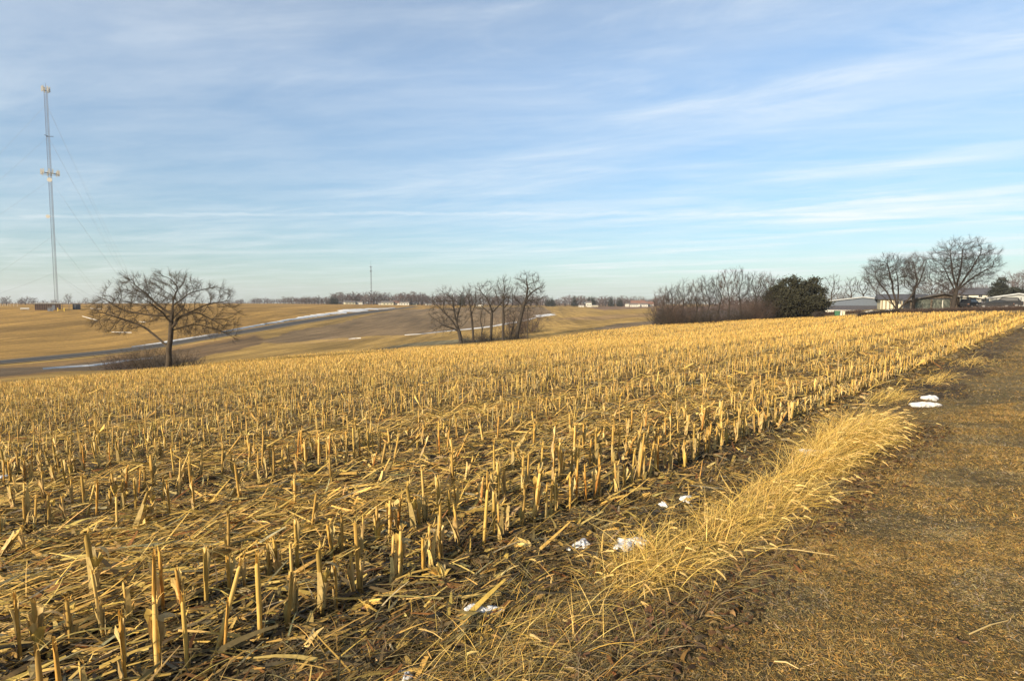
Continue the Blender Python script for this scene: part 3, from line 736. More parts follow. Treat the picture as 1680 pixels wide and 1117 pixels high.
for px, hp, k, lab in ((545,15,1,'dark blocky evergreen in the far treeline left of the far mast'),(551,14,1,'second dark evergreen beside the blocky one'),(758,22,0,'pointed evergreen on the skyline behind the leftmost middle tree'),
        (898,15,0,'dark evergreen right behind the middle tree group'),(905,16,1,'broad dark evergreen right of the middle group'),(942,19,0,'pointed dark evergreen above the far treeline'),(966,17,0,'dark evergreen just above the white far house'),(972,18,1,'broad evergreen right of the white far house'),
        (1002,18,0,'conical dark evergreen standing alone in the far treeline'),(1040,12,0,'small evergreen left of the reddish far roofs'),(1016,15,1,'dull evergreen among the right far trees'),(1072,12,0,'small evergreen near the hedgerow end')):
    Y = 575; place(fe[k], 'far_evergreen', px, Y, hp*Y/F/(12,9)[k], lab, 'evergreen tree', 'far evergreens on the skyline')
# left skyline trees beyond the mast hill
for px, hp, Y, k, lab in ((12,15,320,0,'bare tree at the far left edge of the skyline'),(5,12,330,2,'bare tree partly cut by the left edge of the photo'),(43,14,340,2,'rounded bare tree left of the mast hut'),(36,11,345,4,'low bare tree left of the rounded one'),(57,13,350,0,'bare tree just left of the brown hut'),
        (114,18,420,1,'faint round tree behind the mast compound'),(142,12,420,3,'faint bare tree right of the small shed'),(396,8,500,4,'tiny bare tree on the skyline right of the oak'),(390,7,480,2,'faint twin tree on the skyline right of the oak')):
    hh = (10,11,9,12,8)[k]; place(protos[k], 'far_tree', px, Y, hp*Y/F/hh, lab, 'tree', 'bare trees on the left skyline')
# far woods that read as one mass
def wood(px0, px1, Y, h, n, label):
    x0, x1 = ximg(px0, Y), ximg(px1, Y); rs = np.random.default_rng(int(px0)+900)
    x = rs.uniform(x0, x1, n); y = Y+rs.uniform(0, 40, n); z = H(x, y)
    a = np.stack([x, y, z], -1); d = np.stack([rs.normal(0,.3,n), rs.normal(0,.3,n), np.ones(n)], -1)
    L = h*rs.uniform(.35, 1.1, (n,1))*(1+.3*np.sin(x/17)+.25*np.sin(x/5.3))[:, None]; b = a+d*L; ch = [tubes(a, b, np.full(n,.13), np.full(n,.03), 3)]
    for f in (.4,.6,.8):
        p = a+(b-a)*f; q = p+np.stack([rs.normal(0,1,n), rs.normal(0,1,n), rs.uniform(.2,1.2,n)], -1)*L*.16
        ch.append(tubes(p, q, np.full(n,.08), np.full(n,.03), 3))
    c = a.mean(0); ch = [(V-c, Fq) for V, Fq, _ in ch]
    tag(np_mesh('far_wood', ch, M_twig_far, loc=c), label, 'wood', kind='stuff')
wood(470, 1100, 690, 7.5, 3500, 'hazy purple-brown wood massed along the far skyline')
wood(1100, 1700, 260, 4.2, 3000, 'hazy brown wood massed behind the hedgerow and the houses')
wood(340, 470, 700, 4.5, 400, 'faint low wood on the skyline right of the oak')
wood(-60, 160, 470, 3.0, 400, 'faint low brush on the skyline behind the mast')

# ------------------------------------------------------------------ houses
M_white = mat_plain('white_paint', (.42,.40,.35), .6, noise=.06)
M_cream = mat_plain('cream_wall', (.42,.39,.28), .7, noise=.06)
M_blueg = mat_plain('blue_grey_siding', (.07,.085,.11), .7, noise=.08, nscale=2)
M_dkband = mat_plain('dark_band', (.025,.025,.035), .5)
M_roofd = mat_plain('dark_shingles', (.055,.055,.065), .9, noise=.2, nscale=2)
M_roofg = mat_plain('grey_shingles', (.11,.10,.095), .9, noise=.15, nscale=2)
M_roofr = mat_plain('reddish_roof', (.14,.075,.055), .9, noise=.15)
M_trim = mat_plain('pale_trim', (.26,.27,.28), .6)
M_brownw = mat_plain('brown_siding', (.15,.115,.085), .8, noise=.15)
M_greenw = mat_plain('dull_green_door', (.11,.12,.10), .8, noise=.1)
M_greyw = mat_plain('pale_grey_siding', (.24,.25,.25), .7, noise=.06)
M_glass = mat_plain('window_glass', (.02,.022,.026), .25, spec=.3)
M_hut = mat_plain('weathered_brown_boards', (.16,.10,.07), .9, noise=.25, nscale=2)
M_metal = mat_plain('galvanised_metal', (.22,.23,.25), .5, .4)
M_mastg = mat_plain('mast_steel', (.06,.065,.08), .6, .3)
M_yellow = mat_plain('yellow_paint', (.62,.42,.05), .6)
M_concrete = mat_plain('pale_concrete', (.42,.39,.34), .9, noise=.1)
M_black = mat_plain('black_rubber', (.015,.015,.016), .7)
M_car = mat_plain('dark_car_paint', (.008,.009,.012), .6, .0, noise=.02, spec=.15)
M_silver = mat_plain('wheel_silver', (.12,.12,.125), .6, .0)
M_green_bin = mat_plain('green_plastic', (.03,.09,.05), .5)

def gable(root, w, d, hw, hr, wallm, roofm, trimm=M_trim, over=.45, axis='y'):
    """gable faces -y (towards the viewer), ridge along y"""
    mb = MB()
    mb.prism([(-w/2,-.8),(w/2,-.8),(w/2,hw),(0,hr-.12),(-w/2,hw)], -d/2, d/2)
    mb.build('wall', wallm, root)
    rf = MB(); sl = (hr-hw)/(w/2)
    for s in (-1, 1):
        rf.prism([(0,hr),(s*(w/2+over),hw-sl*over),(s*(w/2+over),hw-sl*over-.16),(0,hr-.16)] if s > 0 else
                 [(0,hr),(0,hr-.16),(s*(w/2+over),hw-sl*over-.16),(s*(w/2+over),hw-sl*over)], -d/2-over, d/2+over)
    r = rf.build('roof', roofm, root)
    tr = MB()
    for s in (-1, 1):
        tr.prism([(0,hr+.03),(s*(w/2+over),hw-sl*over+.03),(s*(w/2+over),hw-sl*over-.24),(0,hr-.24)], -d/2-over-.06, -d/2-over)
    tr.build('fascia', trimm, r)
    return r
def window(root, x, z, w, h, y, fm=M_trim, name='window'):
    m = MB()
    t = .07
    m.box(x-w/2-t, x+w/2+t, y-.05, y-.003, z-h/2-t, z-h/2); m.box(x-w/2-t, x+w/2+t, y-.05, y-.003, z+h/2, z+h/2+t)
    m.box(x-w/2-t, x-w/2, y-.05, y-.003, z-h/2, z+h/2); m.box(x+w/2, x+w/2+t, y-.05, y-.003, z-h/2, z+h/2)
    m.box(x-.025, x+.025, y-.045, y-.004, z-h/2, z+h/2)
    f = m.build(name, fm, root); g = MB(); g.box(x-w/2, x+w/2, y-.03, y-.005, z-h/2, z+h/2); g.build('pane', M_glass, f); return f
def facerot(px): return -math.atan((px-840)/F)   # turned square to the line of sight
# blue-grey gabled house
px, Y = 1410, 150; loc = at_px(px, Y, 0); sc = Y/F
hgt = zat(px, 487, Y)-loc[2]
A_ = empty('house', loc, facerot(px)*.75, 'low blue-grey gabled house with pale roof trim, left of the houses', 'house')
gable(A_, 15.6, 8, hgt-1.0, hgt, M_blueg, M_roofg)
m = MB(); m.box(-7.5, 7.5, -4.12, -4.003, .0, 1.15); m.build('dark_base_panel', M_dkband, A_)
m = MB(); m.box(-7.95, -7.75, -4.3, -4.05, -.5, hgt-1.15); m.build('corner_post', M_trim, A_)
m = MB(); m.box(-9.5, 9.5, -7.4, -4.15, -.9, .02); m.build('patio', M_concrete, A_)
# long white wall house with dark roof behind
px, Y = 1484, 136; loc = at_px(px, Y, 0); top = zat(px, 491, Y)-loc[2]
B_ = empty('house', loc, R(-27), 'long white house with dark strips for picket shadows and a dark roof behind the low forking tree', 'house')
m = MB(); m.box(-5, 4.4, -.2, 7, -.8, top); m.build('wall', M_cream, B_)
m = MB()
for i in range(12): m.box(-4.85+i*.78, -4.55+i*.78, -.30, -.203, -.4, top-.1)  # raised dark strips stand in for picket shadows falling on this wall
m.build('batten_or_shadow_strip', mat_plain('tan_shadow_strips', (.16,.13,.09), .8), B_)
m = MB(); m.prism([(-.9,top+.003),(8,top+.003),(3.4,top+1.3)], -5.6, 4.9, 'x'); m.build('roof', M_roofd, B_)
window(B_, -1.2, 1.4, 1.0, .8, -.2); window(B_, 3.1, 1.4, .9, .8, -.2)
# small blue-grey shed between the houses
loc = at_px(1498, 128, 0); S_ = empty('shed', loc, R(-20), 'small blue-grey shed squeezed between the white wall and the low gabled house', 'shed')
m = MB(); m.box(-1.8, 1.8, -1.4, 1.4, -.5, 1.9); m.build('wall', M_blueg, S_); m = MB(); m.prism([(-2.0,1.902),(2.0,1.902),(0,2.3)], -1.6, 1.6); m.build('roof', M_roofg, S_)
# low gabled house with wide eaves
px, Y = 1538, 110; loc = at_px(px, Y, 0); hgt = zat(px, 481, Y)-loc[2]
C_ = empty('house', loc, facerot(px)*.8, 'wide low brown house with broad sloping eaves and green garage doors', 'house')
gable(C_, 10.0, 11, hgt-1.15, hgt, M_brownw, M_roofg, M_roofg, .8)
dr = MB(); dr.box(-4.2, -1.9, -5.56, -5.503, 0, 1.85); dr.build('garage_door', M_greenw, C_)
dr = MB(); dr.box(-1.6, 1.0, -5.56, -5.503, 0, 1.85); dr.build('garage_door', M_greenw, C_)
m = MB(); m.box(-4.6, 1.4, -5.62, -5.503, 1.86, 2.02); m.build('lintel', M_roofd, C_)
window(C_, 3.6, 1.55, .55, .5, -5.5, M_brownw)
# white carport
px, Y = 1590, 102; loc = at_px(px, Y, 0); top = zat(px, 489, Y)-loc[2]
P_ = empty('carport', loc, facerot(px)*.8, 'white arched carport front at the right side of the low brown house', 'carport')
m = MB(); hw_ = 1.35
m.box(-1.5, -1.0, -.2, 0, -.3, top); m.box(1.0, 1.5, -.2, 0, -.3, top-.25); m.prism([(-1.0,1.35),(-.4,1.55),(.4,1.45),(1.0,1.1),(1.0,top-.25),(-1.0,top)], -.2, 0)
m.build('front_wall', M_white, P_)
m = MB(); m.prism([(-1.8,top+.25),(1.9,top-.12),(1.9,top-.02),(-1.8,top+.4)], -.6, 3.4); m.build('roof', M_white, P_)
m = MB(); m.box(-1.5, -1.35, .003, 3.2, -.3, top); m.box(1.35, 1.5, .003, 3.2, -.3, top-.3); m.build('side_wall', M_brownw, P_)
m = MB(); m.box(-1.35, 1.35, 3.0, 3.1, -.3, top-.3); m.build('back_wall', M_dkband, P_)
# grey building at right edge
px, Y = 1665, 112; loc = at_px(px, Y, 0); hgt = zat(px, 481.5, Y)-loc[2]
D_ = empty('house', loc, facerot(px)*.9, 'pale grey low gabled building at the right edge behind the car', 'house')
gable(D_, 8.6, 9, hgt-.75, hgt, M_greyw, M_roofg, M_trim, .4)
m = MB()
for x in (-3.2,-2.2,-1.1,0,1.1,2.2,3.2): m.box(x-.04, x+.04, -4.56, -4.503, .1, hgt-.9)
m.build('wall_seam', M_roofd, D_)
m = MB(); m.box(-4.28, -4.12, -4.8, -4.55, -.3, hgt-.9); m.build('corner_trim', M_white, D_)
# far dark roofed house behind
px, Y = 1603, 180; loc = at_px(px, Y, 0); top = zat(px, 483.5, Y)-loc[2]
E_ = empty('house', loc, R(-22), 'distant two-tone house with dark roof behind the carport', 'house')
m = MB(); m.box(-5.5, 5.5, 0, 7, -.8, top); m.build('wall', M_white, E_)
m = MB(); m.prism([(-.7,top+.003),(7.7,top+.003),(3.5,top+2.2)], -6, 6, 'x'); m.build('roof', M_roofd, E_)
m = MB(); m.box(-5.5, 5.5, -.06, -.003, -.6, 2.2); m.build('lower_wall', M_roofd, E_)
window(E_, -3, 3.0, .9, .7, 0); window(E_, 0.5, 3.0, .9, .7, 0); window(E_, 3.6, 3.0, .9, .7, 0)
# vent pipe / chimney near 1635
# white post, small sign posts
def post(px, Y, h, r, m_, label, cat='post', name='post'):
    loc = at_px(px, Y, .1); o = empty(name, loc, 0, label, cat)
    a = MB(); a.cyl((0,0,0),(0,0,h), r, r, 10); a.build('pole', m_, o); b = MB(); b.cyl((0,0,h),(0,0,h+.08), r*1.5, r*1.1, 10); b.build('cap', m_, o)
    return b, o
b, o = post(1545, 93, 1.7, .05, M_white, 'thin white post in front of the green garage doors')
m = MB(); m.box(-.13,.13,-.1,.1,0,.16); m.build('base', M_white, o)
post(1393, 96, .9, .04, M_bark_dark, 'short dark marker post on the lawn left of the low forking tree')
post(1512, 92, 1.3, .035, M_bark_dark, 'thin dark post in the hedge left of the white post')
post(1673, 88, 1.7, .05, M_bark_dark, 'dark utility post in front of the pale grey building')
# bins
def bin_(px, Y, w, h, mm, label):
    loc = at_px(px, Y, .02); o = empty('waste_bin', loc, R(-20), label, 'bin', 'bins beside the patio')
    a = MB(); a.add([(-w*.42,-w*.42,0.06),(w*.42,-w*.42,.06),(w*.42,w*.42,.06),(-w*.42,w*.42,.06),(-w/2,-w/2,h),(w/2,-w/2,h),(w/2,w/2,h),(-w/2,w/2,h)],[(0,3,2,1),(4,5,6,7),(0,1,5,4),(1,2,6,5),(2,3,7,6),(3,0,4,7)]); a.build('body', mm, o)
    a = MB(); a.box(-w*.54,w*.54,-w*.54,w*.54,h+.003,h+.07); a.build('lid', mm, o)
    for s in (-1,1):
        a = MB(); a.cyl((s*w*.3-.03,w*.45,.07),(s*w*.3+.03,w*.45,.07),.08,k=10); a.build('wheel', M_black, o)
bin_(1372.5, 108, .85, .95, M_green_bin, 'dark green waste bin on the grass below the blue-grey house')
bin_(1378.5, 108, .5, .8, M_white, 'white bin directly right of the green waste bin')
bin_(1383.5, 108, .42, .7, M_cream, 'small cream bin at the right end of the bins')
# driveway & light gravel pile under tree
def blob_sheet(name, pts, z, mat, kind='structure', label=None):
    c = np.array(pts, float); n = 48
    a = np.linspace(0, 2*PI, n, endpoint=False); cx, cy = c.mean(0)
    return None
# parked cars
def car(loc, rz, label, L=4.6, W=1.8, hb=.95, ht=1.42, suv=False):
    o = empty('parked_car', loc, rz, label, 'car', 'dark parked vehicles by the houses')
    if suv: prof = [(-2.25,.35),(-2.3,.7),(-2.25,1.0),(-1.95,1.05),(2.2,1.05),(2.28,.8),(2.25,.35)]; roof = [(-1.9,1.05),(-1.65,1.55),(-1.4,1.66),(.5,1.66),(1.25,1.06)]
    else: prof = [(-2.25,.32),(-2.3,.6),(-2.2,.88),(-1.6,.95),(1.0,.93),(1.9,.80),(2.2,.66),(2.3,.48),(2.25,.3)]; roof = [(-1.75,.95),(-1.15,1.32),(-.6,1.42),(.1,1.40),(1.1,.93)]
    def loft(poly, ws, name, mat):
        me_v = []; n = len(poly); zmin = min(z for _, z in poly); zmax = max(z for _, z in poly)
        secs = []
        for s in (-1, -.82, .82, 1):
            f = 1 if abs(s) < .9 else None
            row = []
            for a, z in poly:
                t = (z-zmin)/(zmax-zmin+1e-6); w = ws[0]*(1-t)+ws[1]*t
                y = s*w*.5
                sc_ = 1.0 if abs(s) < .9 else .965
                row.append((a*sc_, y, zmin+(z-zmin)*(1 if abs(s) < .9 else .97)))
            secs.append(row)
        mb = MB(); vs = [p for r_ in secs for p in r_]; fs = [tuple(range(n)), tuple(range(4*n-1, 3*n-1, -1))]
        for k in range(3):
            for i in range(n): fs.append((k*n+i, (k+1)*n+i, (k+1)*n+(i+1) % n, k*n+(i+1) % n))
        mb.add(vs, fs); return mb.build(name, mat, o, bevel=.02, smooth=False)
    body = loft(prof, (W, W*.97), 'body', M_car)
    cab = loft(roof, (W*.94, W*.72), 'cabin', M_car)
    hr = roof[2][1]
    for s in (-1, 1):
        m = MB(); x0, x1 = roof[0][0]+.35, roof[-1][0]-.35; z0 = roof[0][1]+.05; z1 = hr-.12
        y0 = s*(W*.94*.5-.012); y1 = s*(W*.72*.5+.05)
        m.add([(x0,y0,z0),(x1,y0,z0),(roof[3][0]-.02,y1,z1),(roof[2][0]-.1,y1,z1),(x0,y0+s*.02,z0),(x1,y0+s*.02,z0),(roof[3][0]-.02,y1+s*.02,z1),(roof[2][0]-.1,y1+s*.02,z1)],
              [(0,1,2,3),(4,7,6,5),(0,4,5,1),(1,5,6,2),(2,6,7,3),(3,7,4,0)])
        m.build('side_window', M_glass, cab)
    for x in (-1.4, 1.42):
        for s in (-1, 1):
            m = MB(); m.cyl((x, s*(W*.5-.2), .32), (x, s*(W*.5+.015), .32), .33, k=20); w_ = m.build('wheel', M_black, o)
            m = MB(); m.cyl((x, s*(W*.5+.016), .32), (x, s*(W*.5+.03), .32), .2, k=14); m.build('rim', M_silver, w_)
    for s in (-1, 1):
        m = MB(); m.box(2.2 if not suv else 2.24, 2.31, s*.7-.16, s*.7+.16, .58, .7); m.build('headlight', M_silver, o)
        m = MB(); m.box(-2.32, -2.2, s*.7-.14, s*.7+.14, .68, .82); m.build('tail_light', M_roofr, o)
    return o
x, y, z = at_px(1631, 92, 0); car((x, y, z+.02), PI+facerot(1631), 'dark low saloon car parked side-on before the grey building')
x, y, z = at_px(1648, 96.5, 0); car((x, y, z+.02), PI+facerot(1648), 'dark vehicle parked behind the rear of the saloon car', suv=True)
x, y, z = at_px(1590, 99.5, 0); car((x, y, z+.02), facerot(1590)+R(68), 'dark vehicle seen end-on under the white carport', W=1.7, suv=True)
# clipped brown hedge in front of the houses
def hedge_run(px0, px1, Y0, Y1, h, n, label, mat, seed, dy=.8):
    rs = np.random.default_rng(seed)
    f = rs.random(n); px_ = px0+(px1-px0)*f; Y_ = Y0+(Y1-Y0)*f+rs.uniform(-dy, dy, n); x = (px_-840)/F*Y_
    a = np.stack([x, Y_, H(x, Y_)], -1); d = np.stack([rs.normal(0,.4,n), rs.normal(0,.4,n), np.ones(n)], -1)
    b = a+d*h*rs.uniform(.5, 1, (n,1)); ch = [tubes(a, b, np.full(n,.016), np.full(n,.008), 3)]
    for f_ in (.3,.5,.7,.9):
        p = a+(b-a)*f_; q = p+rs.normal(0,.22,(n,3)); ch.append(tubes(p, q, np.full(n,.010), np.full(n,.005), 3))
    c = a.mean(0); tag(np_mesh('hedge', [(V-c, Fq) for V, Fq, _ in ch], mat, loc=c), label, 'hedge')
hedge_run(1478, 1700, 86, 80, .55, 3400, 'long brown leafless hedge in front of the cars and brown house', M_twig_red, 71)
hedge_run(1408, 1480, 90, 87, .7, 1400, 'low dark brush row at the foot of the low forking tree', M_twig_dark, 72)
hedge_run(1352, 1412, 118, 114, .7, 900, 'low reddish hedge behind the bins', M_twig_red, 73)
# far white / pale houses
def far_house_proto(w, d, h, hr, wm, rm):
    o = empty('far_house', (0,-60,0)); m = MB(); m.box(-w/2, w/2, -d/2, d/2, -1.5, h); m.build('wall', wm, o)
    m = MB(); m.prism([(-d/2-.5,h+.01),(d/2+.5,h+.01),(0,hr)], -w/2-.5, w/2+.5, 'x'); r = m.build('roof', rm, o)
    m = MB(); m.box(w*.2, w*.2+.9, -.4, .5, hr-.8, hr+.9); m.build('chimney', M_roofr, r)
    for x in (-w*.3, 0, w*.3):
        window(o, x, h*.5, 1.2, 1.2, -d/2)
    return o
fh = {'w': far_house_proto(11, 8, 3.2, 5.4, M_white, M_roofg), 'c': far_house_proto(14, 8, 3.0, 5.2, M_cream, M_roofg), 'r': far_house_proto(13, 9, 3.0, 6.2, M_white, M_roofr), 't': far_house_proto(7, 8, 5.6, 7.8, M_white, M_roofg)}
for px, Y, k, s, rz, lab in [(574,600,'c',.9,.2,'cream far house left of the far mast, leftmost in its row'),(590,605,'w',.8,-.2,'white far house just left of the far mast'),(627,600,'w',.7,.1,'small white far house just right of the far mast'),
        (636,600,'c',1.0,.1,'cream far house with wide roof right of the far mast'),(652,605,'r',.9,-.1,'far house with reddish roof in the pale row'),(664,600,'w',1.0,.0,'white far house near the right end of the pale row'),(676,605,'c',.8,.3,'low cream far house ending the pale row'),
        (703,610,'w',.6,.3,'tiny white far house left of the middle trees'),(787,560,'w',.7,0,'white far house glimpsed between the middle trees'),
        (953.5,540,'w',.55,.0,'small white far shed left of the tall white far house'),(965.5,545,'t',.85,.1,'tall white far house standing before the treeline'),(976,560,'c',.5,0,'low pale far house right of the tall white one'),
        (1028.5,560,'t',.6,.1,'small white far house at the field edge left of the hedgerow'),(1046,565,'r',1.2,.0,'long far house with a red-brown roof left of the hedgerow'),(1062,575,'r',1.0,.2,'red roofed far house nearest the hedgerow'),(1040,548,'w',.8,0,'low white far building below the red-brown roof'),(1056,552,'w',.8,0,'low white far building right of its twin')]:
    p = fh[k]
    place(p, 'far_house', px, Y, s*.85, lab, 'house', 'far pale houses', rz=rz-math.atan((px-840)/F))
# pale driveway pile of gravel/snow by tree
def heap(px, Y, w, d, h, mat, label, cat, seed, name='gravel_heap'):
    rs = np.random.default_rng(seed); x0, y0, _ = at_px(px, Y); n = 26
    g = np.linspace(-1, 1, n); X, Yg = np.meshgrid(g, g, indexing='ij'); rr = np.hypot(X, Yg)
    x = X*w/2; y = Yg*d/2; z = H(x0+x, y0+y)+h*np.clip(1-rr**2, -.2, 1)*(1+.3*np.sin(X*7+seed)*np.sin(Yg*6))
    V = np.stack([x, y, z], -1).reshape(-1, 3); i = np.arange(n-1)[:, None]; j = np.arange(n-1)[None]
    Fq = np.stack([i*n+j, (i+1)*n+j, (i+1)*n+j+1, i*n+j+1], -1).reshape(-1, 4)
    zz = h1(x0, y0); V[:, 2] -= zz
    return tag(np_mesh(name, [(V, Fq)], mat, smooth=True, loc=(x0, y0, zz)), label, cat)
heap(1428, 100, 5.0, 3, .55, M_concrete, 'pale gravel heap left of the low forking tree', 'heap', 1)
heap(1458, 99, 3.6, 2.4, .5, M_snow, 'white snow heap against the low forking tree', 'snow', 2, 'snow_heap')

# ------------------------------------------------------------------ masts
def lattice(root, H_, w, rl, rb, step, mat, mat2):
    ang = [R(90), R(210), R(330)]; rr = w/math.sqrt(3)
    for a in ang:
        m = MB(); m.cyl((rr*math.cos(a), rr*math.sin(a), 0), (rr*math.cos(a), rr*math.sin(a), H_), rl, k=6); m.build('leg', mat, root)
    P0, P1 = [], []
    z = 0
    while z < H_-.01:
        for i in range(3):
            a, b = ang[i], ang[(i+1) % 3]
            A = (rr*math.cos(a), rr*math.sin(a)); B = (rr*math.cos(b), rr*math.sin(b))
            P0.append((*A, z)); P1.append((*B, z))
            P0.append((*A, z)); P1.append((*B, min(z+step, H_)))
        z += step
    V, Fq, _ = tubes(P0, P1, np.full(len(P0), rb), np.full(len(P0), rb), 4); np_mesh('cross_bracing', [(V, Fq)], mat2, root)
x, y, z = at_px(95, 260, 0)
MH = zat(76, 143, 260)-z
MA = empty('radio_mast', (x, y, z), R(25), 'tall guyed lattice radio mast with antenna panels on the left hill', 'mast')
lattice(MA, MH, 1.25, .06, .032, 1.0, M_mastg, M_metal)
M_panel = mat_plain('panel_grey', (.34,.33,.30), .6)
def panels(zc, ring, n, h, mat):
    for i in range(n):
        a = 2*PI*i/n+R(8)*(i % 2); m = MB(); cx, cy = ring*math.cos(a), ring*math.sin(a)
        m.box(cx-.2, cx+.2, cy-.14, cy+.14, zc-h/2, zc+h/2); m.build('antenna_panel', mat, MA)
zz = MH*(500-280)/(500-143)*1.0
panels(zz+.4, 3.3, 12, 2.2, M_panel)
m = MB()
for i in range(12):
    a = 2*PI*i/12+R(8)*(i % 2); m.cyl((.6*math.cos(a),.6*math.sin(a),zz), (3.3*math.cos(a),3.3*math.sin(a),zz), .06, k=5)
    b2 = 2*PI*(i+1)/12+R(8)*((i+1) % 2); m.cyl((3.2*math.cos(a),3.2*math.sin(a),zz-.3),(3.2*math.cos(b2),3.2*math.sin(b2),zz-.3),.06,k=5)
m.build('antenna_platform', M_mastg, MA)
panels(MH-1.0, 1.4, 6, 2.4, M_panel)
m = MB()
for i in range(6): a = 2*PI*i/6; m.cyl((0,0,MH-1.6),(1.4*math.cos(a),1.4*math.sin(a),MH-1.6),.07,k=5)
m.build('antenna_platform', M_mastg, MA)
z221 = MH*(500-221)/357; m = MB()
for a in (R(0), R(120), R(240)): m.cyl((0,0,z221),(1.9*math.cos(a),1.9*math.sin(a),z221+.2),.12,k=6)
m.build('guy_bracket', M_mastg, MA)
def dish(px_z, dx, r, mat=M_white):
    m = MB(); zc = MH*(500-px_z)/357
    m.cyl((dx,-1.0,zc),(dx,-1.35,zc), r*.75, r, 18); m.cyl((dx*.3,-.4,zc),(dx,-1.0,zc), .07, k=6); m.build('dish_antenna', mat, MA)
dish(291, 0.0, .95); dish(350, -1.3, .8)
m = MB(); m.cyl((0,0,MH),(0,0,MH+1.6),.06,k=6); m.build('lightning_rod', M_mastg, MA)
# guy wires to three anchors
rotm = -R(25)
for a in (R(-25), R(95), R(215)):
    for px_z, Ra in ((170,68),(221,68),(290,68),(380,42),(440,42)):
        zt = MH*(500-px_z)/357
        wx, wy = Ra*math.cos(a), Ra*math.sin(a)
        gz = h1(x+wx, y+wy)-z
        lx, ly = wx*math.cos(rotm)-wy*math.sin(rotm), wx*math.sin(rotm)+wy*math.cos(rotm)
        pts = []
        for t in np.linspace(0, 1, 9):
            pts.append((lx*t, ly*t, zt+(gz-zt)*t-3.0*4*t*(1-t)*.5))
        m = MB()
        for p, q in zip(pts[:-1], pts[1:]): m.cyl(p, q, .028, k=4)
        m.build('guy_wire', M_metal, MA)
# far mast
Y = 780; x, y, z = at_px(610, Y, 0); FH = zat(610, 427, Y)-z
FA = empty('radio_mast', (x, y, z), R(10), 'thin distant lattice mast rising above the far treeline', 'mast')
lattice(FA, FH*.86, 1.3, .12, .07, 2.0, M_mastg, M_mastg)
m = MB(); m.cyl((0,0,FH*.86),(0,0,FH),.13,.08,k=6); m.build('whip_antenna', M_mastg, FA)
for zf, r in ((.85,.7),(.75,.9),(.30,.8),(.17,.8)):
    m = MB(); m.cyl((-r*.4,-.6,FH*zf),(-r*.4,-1.1,FH*zf), r*.8, r, 12); m.cyl((-2,0,FH*zf),(2,0,FH*zf),.16,k=5); m.build('antenna_cluster', M_mastg, FA)
# mast compound
x, y, z = at_px(80, 254, 0)
h_ = empty('hut', (x, y, z), R(35), 'long brown boarded equipment hut at the foot of the mast', 'hut')
m = MB(); m.box(-4.4, 4.4, -2, 2, -.5, 2.7); m.build('wall', M_hut, h_); m = MB(); m.box(-4.7, 4.7, -2.3, 2.3, 2.703, 3.0); m.build('roof', M_concrete, h_)
m = MB()
for xx in np.arange(-4.1, 4.2, .75): m.box(xx-.07, xx+.07, -2.08, -2.003, 0, 2.65)
m.build('batten_or_shadow_strip', M_bark_dark, h_)
m = MB(); m.box(1.6, 2.6, -2.1, -2.003, 0, 2.1); m.build('door', M_metal, h_)
x, y, z = at_px(127, 262, 0); h_ = empty('shed', (x, y, z), R(35), 'small dark shed right of the mast', 'shed')
m = MB(); m.box(-1.4, 1.4, -1.3, 1.3, -.5, 2.3); m.build('wall', M_roofd, h_); m = MB(); m.box(-1.6, 1.6, -1.5, 1.5, 2.303, 2.5); m.build('roof', M_roofg, h_)
# cable bridge
x, y, z = at_px(109, 258, 0); o = empty('cable_bridge', (x, y, z), R(35), 'raised cable bridge between the mast and the small shed', 'cable bridge')
for xx in (-3.4,-1.1,1.2,3.4):
    m = MB(); m.cyl((xx,0,-.3),(xx,0,2.6),.08,k=6); m.build('post', M_metal, o)
m = MB(); m.box(-3.6, 3.6, -.25, .25, 2.603, 2.75); m.build('tray', M_metal, o)
x, y, z = at_px(84, 249, 0); o = empty('equipment_cabinet', (x, y, z), R(35), 'grey equipment cabinets standing before the brown hut', 'cabinet')
m = MB(); m.box(-1.0, 0, -.5, .5, -.2, 1.3); m.box(.1, .9, -.4, .4, -.2, 1.6); m.build('body', M_metal, o)
m = MB(); m.box(-1.05, .95, -.55, .55, 1.603, 1.68); m.build('canopy', M_white, o)
for px in (96, 106.5):
    x, y, z = at_px(px, 250, 0)
    o = tag(empty('bollard', (x, y, z)), 'yellow bollard at the mast compound, '+('left one beside the mast' if px < 100 else 'right one away from the mast'), 'bollard', 'yellow bollards')
    m = MB(); m.cyl((0,0,-.3),(0,0,1.5),.17,k=10); m.build('post', M_yellow, o)
x, y, z = at_px(101, 250, 0); o = empty('barrier_rail', (x, y, z), R(38), 'low yellow and brown rail between the two bollards', 'rail')
m = MB(); m.cyl((-1.2,0,.6),(1.2,0,.6),.08,k=8); m.build('rail', M_yellow, o); m = MB(); m.cyl((0,0,-.3),(0,0,.6),.07,k=8); m.build('post', M_hut, o)
x, y, z = at_px(42, 250, 0); o = empty('white_tank', (x, y, z), R(30), 'low white tank lying in the field left of the hut', 'tank')
m = MB(); m.cyl((-1.5,0,.45),(1.5,0,.45),.42,k=14); m.build('tank_body', M_white, o)
m = MB(); m.box(-1.2,-.9,-.3,.3,-.3,.12); m.box(.9,1.2,-.3,.3,-.3,.12); m.build('saddle', M_concrete, o)
# fence posts at far left
for i, px in enumerate((2,6,10,14,18,24,30)):
    x, y, z = at_px(px, 275, 0); mb = MB(); mb.cyl((0,0,-.2),(0,0,1.1),.07,k=6); mb.cyl((0,0,1.1),(0,0,1.18),.09,.03,k=6)
    o = mb.build('fence_post', M_concrete); o.location = (x, y, z); tag(o, 'thin pale fence post on the skyline left of the white tank', 'fence post', 'fence posts on the left skyline')

